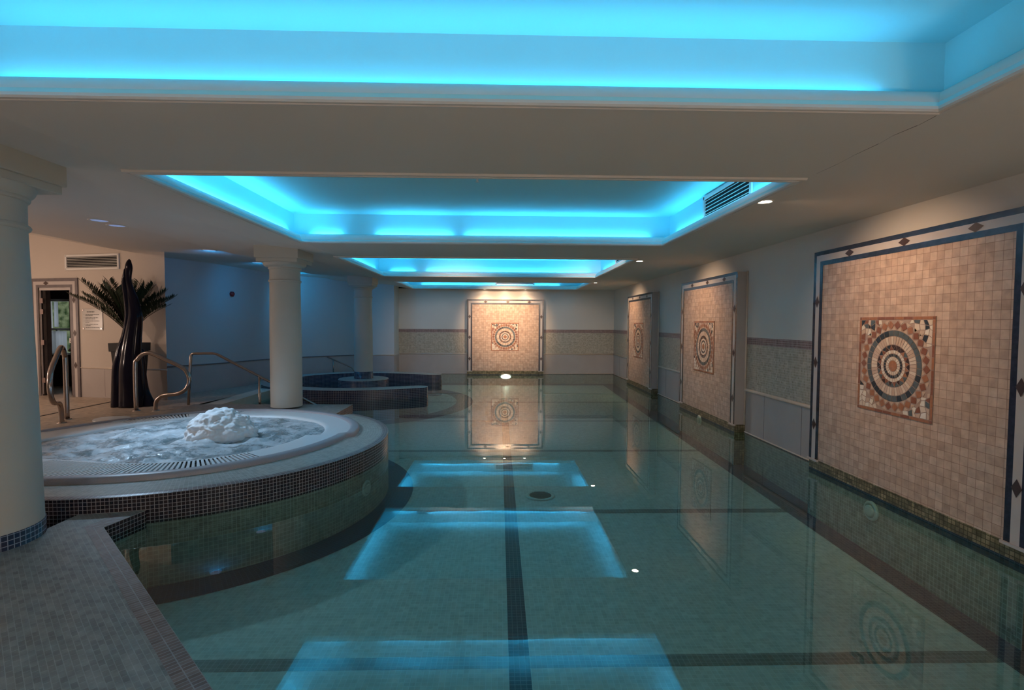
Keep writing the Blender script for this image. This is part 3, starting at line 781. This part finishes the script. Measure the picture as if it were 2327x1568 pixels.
# ------------------------------------------------------------------ sign and alarm
t = thing('notice_board', 'pale acrylic notice with five numbered lines on the hall wall behind the palm', 'sign', tuple(W(1.577, 1.58, .0)), wr)
m = MB(); m.box((-.225, -.012, -.19), (.225, -.006, .19), ACRYL); m.build('plate', t)
for x, z in ((-.2, .165), (.2, .165), (-.2, -.165), (.2, -.165)): m = MB(); m.box((x-.012, -.02, z-.012), (x+.012, 0, z+.012), CHROME); m.build('stud', t)
m = MB(); r2 = random.Random(5)
def line(x0, x1, z, hh):
    x = x0
    while x < x1:
        w_ = min(r2.uniform(.012, .04), x1-x); m.poly([(x, -.0125, z-hh/2), (x+w_, -.0125, z-hh/2), (x+w_, -.0125, z+hh/2), (x, -.0125, z+hh/2)], INK); x += w_+.006
line(-.12, .05, .135, .016)
for k, (z, two) in enumerate(((.088, .03), (.03, .09), (-.03, -.05), (-.088, -.02), (-.145, None))):
    line(-.19, -.183, z, .012); line(-.155, .155 if k % 2 == 0 else .13, z, .010)
    if two is not None: line(-.155, two-.02, z-.022, .010)
m.build('lettering', t)
al = thing('alarm_sounder', 'small dark red alarm sounder on the blue-lit curved wall', 'alarm', (-5.795, 11.42, 2.15), .95)
m = MB(); m.box((-.055, -.03, -.055), (.055, .0, .055), REDPL); m.build('base', al, bevel=.008)
m = MB(); m.lathe([(.048, 0), (.046, .05), (.030, .06), (0, .06)], 20, REDPL); m.v = [(v[0], -v[2]-.03, v[1]) for v in m.v]; m.build('sounder', al)

# ------------------------------------------------------------------ columns
def column(loc, r, z0, ztop, band, label, flare=1.0, ab=.335, ech=.07):
    t = thing('column', label, 'column', loc, 0, 'smooth round columns')
    bt = z0+band
    zr_ = 2.165
    m = MB(); rt = r*.955
    pr = [(r*flare, bt), (r+(r*flare-r)*.33, bt+.95), (rt, zr_-.02), (rt+.012, zr_-.015), (rt+.020, zr_), (rt+.012, zr_+.015), (rt, zr_+.02), (rt, 2.335)]
    m.lathe([(a, b) for a, b in pr], 48, COLP); sh = m.build('shaft', t)
    sh.modifiers.new('e', 'EDGE_SPLIT').split_angle = .6
    if band > 0:
        m = MB(); m.lathe([(r*flare+.006, z0-.14), (r*flare+.006, bt), (r*flare-.01, bt+.001)], 48, DARKB); m.build('tiled_base', t)
    m = MB()
    m.lathe([(rt, 2.335), (rt+.014, 2.34), (rt+.018, 2.352), (rt+.014, 2.364), (rt+.02, 2.372)] + [(rt+.02+ech*math.sin(k/6*PI/2), 2.372+.06*(1-math.cos(k/6*PI/2))) for k in range(7)] + [(rt+.024+ech, 2.435)], 48, COLP)
    ec = m.build('echinus', t); ec.modifiers.new('e', 'EDGE_SPLIT').split_angle = .7
    m = MB(); m.box((-ab+.02, -ab+.02, 2.432), (ab-.02, ab-.02, 2.49), COLP); m.box((-ab, -ab, 2.488), (ab, ab, ztop), COLP); m.build('abacus', t, bevel=.006)
    return t
column((-3.415, 3.45, 0), .305, -.05, 2.72, .24, 'nearest and largest column at the left edge, with a dark tiled base', 1.08, .355, .03)
column((-3.255, 8.03, 0), .228, .26, 2.68, 0, 'middle column standing on the low platform behind the hot tub', 1.0, .32)
column((-3.31, 12.80, 0), .220, .185, 2.68, .17, 'farthest column rising from the tiled disc of the little round pool', 1.0, .30)

# ------------------------------------------------------------------ hot tub
CT = (-3.5, 6.05)
cop = [(-1.792, 6.214), (-1.86, 5.45), (-2.22, 4.78), (-2.867, 4.455), (-3.489, 4.40), (-4.10, 4.50), (-4.70, 4.95), (-5.08, 5.55), (-5.22, 6.224), (-5.42, 6.743), (-5.45, 7.05), (-5.388, 7.392), (-5.15, 7.63), (-4.636, 7.690), (-4.191, 7.665), (-3.55, 7.66), (-2.95, 7.56), (-2.43, 7.25), (-2.0, 6.80)]
wat = [(-2.156, 6.445), (-2.09, 5.85), (-2.24, 5.346), (-2.659, 4.965), (-3.16, 4.803), (-3.668, 4.793), (-4.109, 4.957), (-4.446, 5.222), (-4.686, 5.593), (-4.714, 5.98), (-4.66, 6.32), (-4.72, 6.70), (-4.86, 6.95), (-4.849, 7.22), (-4.50, 7.32), (-4.15, 7.26), (-3.78, 7.34), (-3.3, 7.32), (-2.991, 7.21), (-2.524, 6.93)]
def polar(pts, n=360):
    s = spline([(a, b, 0) for a, b in pts], 14, True)
    a = sorted((math.atan2(p.y-CT[1], p.x-CT[0]) % (2*PI), math.hypot(p.x-CT[0], p.y-CT[1])) for p in s)
    a = [(a[-1][0]-2*PI, a[-1][1])] + a + [(a[0][0]+2*PI, a[0][1])]
    out = []; j = 0
    for k in range(n):
        t = 2*PI*k/n
        while a[j+1][0] < t: j += 1
        f = (t-a[j][0])/max(1e-9, a[j+1][0]-a[j][0]); out.append(a[j][1]+(a[j+1][1]-a[j][1])*f)
    for _ in range(3): out = [(out[i-1]+2*out[i]+out[(i+1) % n])/4 for i in range(n)]
    return out
NA = 240
RC, RW = polar(cop), polar(wat)
SC, SR = (-3.40, 6.0), 2.08
def rcirc(t):     # ray from CT to the big circle
    dx, dy = math.cos(t), math.sin(t); ox, oy = CT[0]-SC[0], CT[1]-SC[1]
    b = ox*dx+oy*dy; return -b+math.sqrt(b*b-(ox*ox+oy*oy-SR*SR))
RO = [max(rcirc(2*PI*k/NA), RC[k]+.16) for k in range(NA)]
KP = [k for k in range(NA) if RC[k]*math.sin(2*PI*k/NA)+CT[1] > 7.15 and -4.83 < CT[0]+(RC[k]+.118)*math.cos(2*PI*k/NA) < -2.36]
for k in KP: RO[k] = RC[k]+.118          # the platform cuts into the surround here
def pp(R, k, z): t = 2*PI*k/NA; r = R[k % NA] if isinstance(R, list) else R; return (CT[0]+r*math.cos(t), CT[1]+r*math.sin(t), z)
tub = thing('hot_tub', 'large round hot tub with dark mosaic outside, speckled coping and slotted overflow', 'hot tub', (SC[0], SC[1], 0))
def tb(m, name, **k):
    m.v = [(v[0]-SC[0], v[1]-SC[1], v[2]) for v in m.v]; return m.build(name, tub, **k)
# running length along the rim for tiling
ln = [0]
for k in range(NA): ln.append(ln[-1]+math.dist(pp(RO, k, 0), pp(RO, k+1, 0)))
def band(m, Ra, za, Rb, zb, mat, smooth=True, rng=range(NA), v0=0.0):
    for k in rng:
        a = pp(Ra, k, za); b = pp(Ra, k+1, za); c_ = pp(Rb, k+1, zb); d = pp(Rb, k, zb); L = math.dist(a, d)
        u0, u1 = ln[k], ln[k+1]
        m.poly([a, b, c_, d], mat, [(u0, v0), (u1, v0), (u1, v0+L), (u0, v0+L)], smooth)
add = lambda R, d: [r+d for r in R]
m = MB()
band(m, RO, -.75, RO, -.02, POOLW); band(m, RO, -.02, RO, .203, DARKT, v0=.0075)
tb(m, 'outer_wall')
m = MB(); band(m, RO, .203, add(RO, -.005), .206, RINGE); band(m, add(RO, -.005), .206, add(RO, -.075), .208, RINGE); tb(m, 'edge_tiles')
m = MB(); band(m, add(RO, -.075), .208, add(RC, .10), .216, RINGT); tb(m, 'tiled_surround')
m = MB()
prc = [(.105, .205), (.105, .240), (.098, .256), (.085, .266), (.03, .270), (.010, .266), (.0, .256), (-.003, .246)]
for (a, za), (b, zb) in zip(prc, prc[1:]): band(m, add(RC, a), za, add(RC, b), zb, SPECK)
tb(m, 'coping')
# overflow: white ring, slotted where the photo shows slots
def slotted(k):
    d = k*360/NA
    return 238 <= d <= 318 or 97 <= d <= 112 or 122 <= d <= 150
m = MB()
for k in range(NA):
    if slotted(k):
        band(m, add(RC, -.003), .222, add(RW, .05), .218, GAPD, False, [k])
    else:
        band(m, add(RC, -.003), .247, add(RW, .055), .243, WHITEP, True, [k])
band(m, add(RW, .055), .243, add(RW, .02), .240, WHITEP); band(m, add(RW, .02), .240, add(RW, 0), .228, WHITEP); band(m, RW, .228, add(RW, -.03), .05, WHITEP)
tb(m, 'overflow_ring')
for ra, rb in ((157, 214), (64, 76), (80, 102)):
    ms = MB()
    for k in range(ra, rb):
        if slotted(k):
            t0 = 2*PI*(k+.15)/NA; t1 = 2*PI*(k+.72)/NA; r0, r1 = RC[k]-.004, RW[k]+.052
            P = lambda r, t, z: (CT[0]+r*math.cos(t), CT[1]+r*math.sin(t), z)
            q = [P(r0, t0, .247), P(r0, t1, .247), P(r1, t1, .243), P(r1, t0, .243)]
            ms.poly(q, WHITEP)
            lo = [(p[0], p[1], .222) for p in q]
            for i in range(4): ms.poly([lo[i], lo[(i+1) % 4], q[(i+1) % 4], q[i]], WHITEP)
    tb(ms, 'overflow_slats')
# entry step pad inside the left rear bulge
m = MB()
def pad(cx_, cy_, rx, ry, a, z, mt, mm):
    ca, sa = math.cos(a), math.sin(a); n = 40
    rim = [(cx_+rx*math.cos(2*PI*k/n)*ca-ry*math.sin(2*PI*k/n)*sa, cy_+rx*math.cos(2*PI*k/n)*sa+ry*math.sin(2*PI*k/n)*ca) for k in range(n)]
    mm.prism(rim, z-.02, z, mt)
pad(-5.12, 6.98, .26, .20, -.5, .254, WHITEP, m); m_ = tb(m, 'entry_step', bevel=.008)
# foaming water with choppy relief
def chop(x, y):
    p = Vector((x*3.1, y*3.1, 1.7))
    h = noise.turbulence(p, 4, False)*.034+noise.noise(Vector((x*1.3, y*1.3, 5)))*.02
    h += max(0, noise.noise(Vector((x*5.5, y*5.5, 9))))*.035
    return h
m = MB(); NRG = 96
def wpnt(k, j):
    f = j/NRG; r = (RW[k % NA]-.004)*f; t = 2*PI*k/NA; x, y = CT[0]+r*math.cos(t), CT[1]+r*math.sin(t)
    return (x, y, .222+chop(x, y)*min(1, (1-f)*7+.15)-.01)
STEP = 1
for k in range(0, NA, STEP):
    for j in range(NRG):
        if j == 0: m.poly([wpnt(0, 0), wpnt(k, 1), wpnt(k+STEP, 1)], SPAW, smooth=True)
        else: m.poly([wpnt(k, j), wpnt(k, j+1), wpnt(k+STEP, j+1), wpnt(k+STEP, j)], SPAW, smooth=True)
tag(m.build('spa_water'), 'churning bubbling water filling the round hot tub', 'water', kind='stuff')
# mound of foam thrown up by the geyser
bm = bmesh.new(); bmesh.ops.create_icosphere(bm, subdivisions=6, radius=1.0)
for v in bm.verts:
    p = v.co.copy(); n_ = p.normalized()
    d = noise.turbulence(n_*1.7+Vector((3, 1, 2)), 2, True)*.16 + noise.turbulence(n_*4.2+Vector((1, 7, 2)), 4, True)*.10
    q = n_*(.86+d)
    s_ = 1.0+.28*max(0, -q.z+.25)
    v.co = Vector((q.x*.36*s_+(.03 if q.z < .3 else 0), q.y*.33*s_, q.z*.285))
bmesh.ops.delete(bm, geom=[v for v in bm.verts if v.co.z < -.12], context='VERTS')
me = bpy.data.meshes.new('foam_mound'); bm.to_mesh(me); bm.free(); me.materials.append(FOAM)
for p in me.polygons: p.use_smooth = True
fo = bpy.data.objects.new('foam_mound', me); COL.objects.link(fo); fo.location = (-3.235, 6.08, .262)
tag(fo, 'white mound of foam rising from the middle of the hot tub', 'foam', kind='stuff')
# dark cove round the foot of the tub on the pool floor
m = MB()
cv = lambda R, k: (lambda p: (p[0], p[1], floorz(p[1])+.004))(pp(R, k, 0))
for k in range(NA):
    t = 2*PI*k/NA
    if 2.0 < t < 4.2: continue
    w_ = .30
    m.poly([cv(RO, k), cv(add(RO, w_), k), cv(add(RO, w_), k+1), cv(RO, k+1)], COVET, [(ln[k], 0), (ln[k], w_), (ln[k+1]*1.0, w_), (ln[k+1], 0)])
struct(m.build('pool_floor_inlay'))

# ------------------------------------------------------------------ platform behind the tub, entry steps, round pool
m = MB()
PL = [pp(RO, k, 0)[:2] for k in reversed(KP)] + [(-2.33, 7.45), (-2.33, 8.32), (-4.83, 8.32)]
m.prism(PL, -.72, .238, DARKT, DECKT)
struct(m.build('platform'))
m = MB()
for i, (x0, x1, z) in enumerate(((-4.64, -4.15, -.04), (-4.15, -3.65, -.17), (-3.65, -3.10, -.30), (-3.10, -2.45, -.42))):
    m.box((x0, 8.32, -.8), (x1, 10.65, z), POOLW, DARKT)
struct(m.build('entry_steps'))
# C-shaped wall of the round pool
cl = spline([(-1.70, 10.93, 0), (-2.15, 10.72, 0), (-2.95, 10.48, 0), (-3.75, 10.55, 0), (-4.45, 10.86, 0), (-5.0, 11.5, 0), (-5.2, 12.3, 0), (-5.02, 13.1, 0), (-4.5, 13.75, 0), (-3.75, 14.1, 0), (-2.95, 14.07, 0), (-2.25, 13.87, 0), (-1.70, 13.62, 0)], 8)
HW = .215
L_, R_ = [], []
for i, p in enumerate(cl):
    t = (cl[min(i+1, len(cl)-1)]-cl[max(i-1, 0)]).normalized(); n_ = Vector((-t.y, t.x, 0)); L_.append(p+n_*HW); R_.append(p-n_*HW)
t0 = (cl[1]-cl[0]).normalized(); t1 = (cl[-1]-cl[-2]).normalized()
def cap(c_, t, sgn):
    n_ = Vector((-t.y, t.x, 0)); return [c_+n_*HW*math.cos(a)*sgn+t*HW*math.sin(a) for a in [PI*k/8 for k in range(1, 8)]]
loop = R_ + cap(cl[-1], t1, -1) + list(reversed(L_)) + cap(cl[0], -t0, -1)
m = MB(); zt = .205; acc = 0
half = len(cl)
for i in range(len(cl)-1):
    m.poly([(R_[i].x, R_[i].y, zt), (R_[i+1].x, R_[i+1].y, zt), (L_[i+1].x, L_[i+1].y, zt), (L_[i].x, L_[i].y, zt)], RINGT)
for c_, t, sgn in ((cl[-1], t1, -1), (cl[0], -t0, -1)):
    e = cap(c_, t, sgn); n_ = Vector((-t.y, t.x, 0))
    fan = [c_+n_*HW*sgn] + e + [c_-n_*HW*sgn]
    m.poly([(p.x, p.y, zt) for p in fan], RINGT)
for i in range(len(loop)):
    a, b = loop[i], loop[(i+1) % len(loop)]; L = (b-a).length
    m.poly([(a.x, a.y, -.75), (b.x, b.y, -.75), (b.x, b.y, zt), (a.x, a.y, zt)], DARKB, [(acc, -.75), (acc+L, -.75), (acc+L, zt), (acc, zt)])
    acc += L
tag(m.build('low_wall'), 'low curved C-shaped wall with blue mosaic sides ringing the little round pool', 'low wall')
m = MB(); m.lathe([(.60, -.75), (.60, .165)], 56, DARKB); m.lathe([(.60, .165), (.59, .18), (.57, .185), (0, .186)], 56, RINGT)
o = m.build('column_plinth', None, (-3.31, 12.80, 0)); tag(o, 'round blue-tiled plinth disc under the farthest column', 'plinth'); o.modifiers.new('e', 'EDGE_SPLIT').split_angle = .6

# ------------------------------------------------------------------ handrails
def fillet(pts, r, n=6):
    P = [Vector(p) for p in pts]; out = [P[0]]
    for a, b, c_ in zip(P, P[1:], P[2:]):
        u = (a-b); v = (c_-b); d = min(r, u.length*.49, v.length*.49); p0 = b+u.normalized()*d; p1 = b+v.normalized()*d
        for k in range(n+1):
            t = k/n; out.append(p0*(1-t)**2+b*2*t*(1-t)+p1*t*t)
    out.append(P[-1]); return out
def grab(label, base, e, hs, zb):
    t = thing('grab_rail', label, 'handrail', base, 0, 'looped steel rails at the hot tub'); e = Vector((e[0], e[1], 0)).normalized()
    prof = [(0, zb), (0, .86*hs), (.04, .975*hs), (.11, 1.045*hs), (.19, 1.068*hs), (.28, 1.050*hs), (.48, .955*hs), (.68, .855*hs), (.765, .765*hs), (.795, .64*hs), (.745, .525*hs), (.63, .452*hs), (.45, .428*hs), (.36, .40*hs), (.30, .33*hs), (.285, .24), (.285, zb)]
    s = spline([tuple(e*a+Vector((0, 0, b))) for a, b in prof], 6)
    m = MB(); m.tube(s, .030, CHROME, 14); m.build('rail', t)
    for a in (0, .285):
        m = MB(); m.lathe([(.055, 0), (.053, .008), (.033, .014)], 20, CHROME, tuple(e*a+Vector((0, 0, zb)))); m.build('base_flange', t)
    return t
grab('looped steel grab rail beside the dark sculpture, seen from the side', (-5.510, 8.0, 0), (1, .02), 1.0, FZ)
grab('looped steel grab rail at the left rear of the hot tub, edge on', (-5.955, 7.28, 0), (.47, -.88), 1.12, FZ)
def stair_rail(label, pts, posts, r=.021, rr=.06):
    t = thing('stair_rail', label, 'handrail', (pts[0][0], pts[0][1], 0)); b = Vector((pts[0][0], pts[0][1], 0))
    m = MB(); m.tube([p-b for p in fillet(pts, rr)], r, CHROME, 12); m.build('rail', t)
    for p, q in posts:
        m = MB(); m.tube([Vector(p)-b, Vector(q)-b], r*.95, CHROME, 12); m.build('post', t)
    return t
stair_rail('steel stair rail sloping down behind the hot tub to the middle column', [(-4.89, 8.28, .235), (-4.895, 8.38, 1.04), (-4.525, 8.40, 1.045), (-3.713, 8.44, .60), (-2.86, 8.46, .15), (-2.78, 8.46, -.02)], [((-3.845, 8.43, -.14), (-3.845, 8.43, .665))])
stair_rail('thin steel stair rail far behind the round pool', [(-5.834, 14.0, .09), (-5.834, 14.05, .90), (-5.3, 14.2, .90), (-4.02, 14.42, .29), (-3.95, 14.42, .09)], [((-4.53, 14.33, .09), (-4.53, 14.33, .53))], .018)

# ------------------------------------------------------------------ wavy sculpture
sc = thing('wavy_sculpture', 'tall dark glossy fluted sculpture twisting up in front of the palm', 'sculpture', (-5.8, 8.36, FZ))
def lobe(rows, yoff, dep, name, mt):
    """rows: z, left x, right x; dep: half depth factor"""
    s = spline([(z, a, b) for z, a, b in rows], 5); m = MB(); seg = 20; rings = []
    for p in s:
        z, a, b = p; c_ = (a+b)/2; w_ = max(.012, (b-a)/2)
        rings.append([(c_+w_*math.cos(2*PI*k/seg)+5.8, yoff(z)+w_*dep*math.sin(2*PI*k/seg), z-FZ) for k in range(seg)])
    for A, B in zip(rings, rings[1:]):
        for k in range(seg): m.poly([A[k], A[(k+1) % seg], B[(k+1) % seg], B[k]], mt, smooth=True)
    m.poly(list(reversed(rings[0])), mt); 
    top = rings[-1]; cz = sum(p[2] for p in top)/seg+.02; cx_ = sum(p[0] for p in top)/seg; cy_ = sum(p[1] for p in top)/seg
    for k in range(seg): m.poly([top[k], top[(k+1) % seg], (cx_, cy_, cz)], mt, smooth=True)
    return m.build(name, sc)
main = [(FZ, -6.03, -5.64), (.45, -6.02, -5.63), (.79, -6.01, -5.645), (.96, -5.985, -5.66), (1.134, -5.955, -5.66), (1.315, -5.915, -5.65), (1.495, -5.875, -5.635), (1.667, -5.845, -5.635), (1.927, -5.858, -5.695), (2.167, -5.880, -5.780), (2.38, -5.875, -5.762), (2.47, -5.855, -5.775), (2.51, -5.83, -5.785)]
left = [(FZ, -6.125, -5.97), (.45, -6.11, -5.95), (.79, -6.09, -5.93), (.96, -6.055, -5.90), (1.134, -6.01, -5.88), (1.315, -5.94, -5.83), (1.495, -5.90, -5.80), (1.667, -5.878, -5.78), (1.927, -5.892, -5.80), (2.167, -5.914, -5.85), (2.36, -5.880, -5.855)]
righ = [(FZ, -5.80, -5.50), (.32, -5.80, -5.57), (.441, -5.80, -5.615), (.62, -5.80, -5.645), (.80, -5.80, -5.66), (1.1, -5.80, -5.68)]
lobe(main, lambda z: 0, .72, 'main_lobe', BLACKG); lobe(left, lambda z: -.02, 1.0, 'side_lobe', BLACKG); lobe(righ, lambda z: .10, .6, 'side_lobe', BLACKG)

# ------------------------------------------------------------------ potted palm
pm = thing('potted_palm', 'sago palm with dark feathery fronds in a tall black planter against the hall wall', 'potted palm', (-6.18, 8.86, FZ))
m = MB(); w0, w1, H_ = .135, .185, .86
def sq(w, z): return [(-w, -w, z), (w, -w, z), (w, w, z), (-w, w, z)]
for a, b in ((sq(w0, 0), sq(w1, H_)), (sq(w1+.02, H_), sq(w1+.025, 1.0)), (sq(w1+.025, 1.0), sq(w1-.01, 1.0)), (sq(w1-.01, 1.0), sq(w1-.02, .92))):
    for k in range(4): m.poly([a[k], a[(k+1) % 4], b[(k+1) % 4], b[k]], BLACKM)
m.poly([*sq(w1, H_)][::-1], BLACKM); m.build('planter', pm, bevel=.006)
m = MB(); m.poly(sq(w1-.02, .93), SOIL); m.build('soil', pm)
m = MB(); m.lathe([(.10, .92), (.11, 1.0), (.09, 1.10), (.06, 1.17), (.0, 1.18)], 16, PALMB); m.build('trunk', pm)
tips = [(-.80, -.10, 1.99), (-.80, .05, 1.88), (-.84, -.25, 1.74), (-.40, .1, 2.04), (-.30, -.15, 1.975), (-.12, .16, 2.0), (.19, .12, 1.97), (.115, -.12, 1.88), (.385, .05, 1.965), (.46, -.1, 1.92), (.68, .10, 1.76), (.69, -.12, 1.60), (-.62, .16, 1.93), (.52, .14, 1.86), (.05, .2, 2.02), (-.05, -.22, 1.84), (.30, -.25, 1.83), (-.55, -.32, 1.75), (-.70, .0, 1.80), (-.50, -.05, 1.90), (-.20, .05, 1.93), (.28, .0, 1.90), (.42, .05, 1.78), (.56, -.02, 1.70), (.0, .0, 1.95)]
for (tx, ty, tz) in tips:
    if tx < -.45: tx *= .86; tz += .02
    A = Vector((0, 0, 1.13)); Bt = Vector((tx, ty, tz)); mid = (A+Bt)/2+Vector((tx*.02, ty*.1, .07*abs(tx)+.02))
    mid = (A+Bt)/2+Vector((-tx*.10, -ty*.1, .10*(abs(tx)+.3)))
    m = MB(); n = 56; ax = []
    for k in range(n+1):
        t = k/n; ax.append(A*(1-t)**2+mid*2*t*(1-t)+Bt*t*t)
    m.tube(ax[::4], [.008*(1-.7*i/(n/4)) for i in range(len(ax[::4]))], PALMB, 5)
    for k in range(10, n+1):
        t = k/n; p = ax[k]; d = (ax[min(k+1, n)]-ax[k-1]).normalized()
        sd = d.cross(Vector((0, 0, 1))); sd = sd.normalized() if sd.length > .05 else Vector((1, 0, 0)); u_ = sd.cross(d)
        ll = .175*(math.sin(min(1, (t-.15)/.85*1.1)*PI*.85)**.6+.12)
        for s in (-1, 1):
            dr_ = (sd*s*.72+d*.62+u_*.38+Vector((rnd.uniform(-.08, .08), rnd.uniform(-.08, .08), rnd.uniform(-.1, .06)))).normalized()
            q = p+dr_*ll; w_ = d*.012
            md_ = p+dr_*ll*.5
            m.poly([p-w_*.6, md_-w_, q, md_+w_], PALMG)
    m.build('frond', pm, weld=False)

# ------------------------------------------------------------------ room lamps and added fill lamps
BL = (.16, .42, 1.0)
spot('hall_blue', (-4.87, 12.6, 2.73), (-4.7, 14.3, 1.6), (.0, .42, 1.0), 48, 165, 1.0, .15)  # added blue spot without a downlight, brightens the far curved wall
spot('hall_blue', (-4.83, 10.6, 2.73), (-5.2, 12.5, 1.2), (.0, .38, 1.0), 26, 172, 1.0, .15)
spot('hall_blue', (-4.83, 8.85, 2.73), (-5.8, 11.2, 1.4), (.0, .36, 1.0), 18, 172, 1.0, .15)
spot('hall_blue', (-4.75, 6.35, 2.73), (-3.1, 6.05, .3), (.50, .74, 1.0), 300, 84, 1.0, .08)
spot('hall_warm', (-7.6, 6.2, 2.93), (-7.0, 9.4, .6), (1.0, .68, .50), 75, 110, 1.0, .10)
# unseen spot added inside the farthest coffer to wash the end panel
spot('end_panel_fill_spot', (.2, 13.0, 2.80), (.2, 15.6, 1.62), WARM, 420, 58, 1.0, .05)
area('window_daylight', (-9.5, 12.2, 1.5), (.9, 1.1), (-PI/2, 0, 0), (.80, .88, 1.0), 2.2)  # area lamp added outside the lobby window to backlight the curtain
# unseen fill lamps added behind the viewer and far left in the hall
def lamp(name, loc, power, col=(1.0, .66, .44), r=.12):
    l = bpy.data.lights.new(name, 'POINT'); l.color = col; l.energy = power; l.shadow_soft_size = r
    o = bpy.data.objects.new(name, l); COL.objects.link(o); o.location = loc
lamp('back_fill_lamp', (-1.6, -1.3, .45), 33, (1.0, .76, .61), .2); lamp('back_fill_lamp', (2.4, -1.3, .45), 36, (1.0, .76, .61), .2)
lamp('hall_fill_lamp', (-9.6, 4.9, 1.5), 50, (1.0, .76, .62)); lamp('hall_fill_lamp', (-10.4, 7.6, 1.5), 45, (1.0, .74, .60))
for x, xt in ((-.6, -1.2), (1.7, 2.2)):  # unseen warm fill added inside the second and third coffers
    spot('coffer_fill_spot', (x, 3.72, 2.80), (xt, 8.2, .2), (1.0, .78, .60), 70, 66, 1.0, .45)
    spot('coffer_fill_spot', (x, 8.23, 2.80), (xt*1.15, 15.7, .8), (1.0, .74, .55), 340, 42, 1.0, .3)
# fill spots added over the deck behind the viewer, without fixtures
for x, y in ((-1.5, -1.0), (1.2, -1.0)):
    spot('deck_fill_spot', (x, y, CZ-.03), (x, y+.9, 0), (1.0, .78, .64), 8, 140, 1.0, .08)
w = bpy.data.worlds.new('dim'); scn.world = w; w.use_nodes = True
w.node_tree.nodes['Background'].inputs[0].default_value = (.9, .75, .62, 1); w.node_tree.nodes['Background'].inputs[1].default_value = .0

# ------------------------------------------------------------------ camera
f_px = 1180.0
yaw, pitch, roll = math.atan2(30.5, f_px), math.atan2(49, f_px), math.radians(.27)
Fw = Vector((math.sin(yaw)*math.cos(pitch), math.cos(yaw)*math.cos(pitch), -math.sin(pitch)))
Rt = Fw.cross(Vector((0, 0, 1))).normalized(); Up = Rt.cross(Fw)
cr_, sr_ = math.cos(roll), math.sin(roll)
R2 = Rt*cr_+Up*sr_; U2 = Up*cr_-Rt*sr_
cam = bpy.data.cameras.new('camera'); cam.sensor_width = 36.0; cam.sensor_fit = 'HORIZONTAL'; cam.lens = f_px*36/2327; cam.clip_start = .05; cam.clip_end = 100
co_ = bpy.data.objects.new('camera', cam); COL.objects.link(co_)
co_.matrix_world = Matrix(((R2.x, U2.x, -Fw.x, 0), (R2.y, U2.y, -Fw.y, 0), (R2.z, U2.z, -Fw.z, 1.543), (0, 0, 0, 1)))
scn.camera = co_
scn.view_settings.view_transform = 'Standard'; scn.view_settings.look = 'None'; scn.view_settings.gamma = 1.0; scn.view_settings.exposure = 0.6
scn.view_settings.use_curve_mapping = False
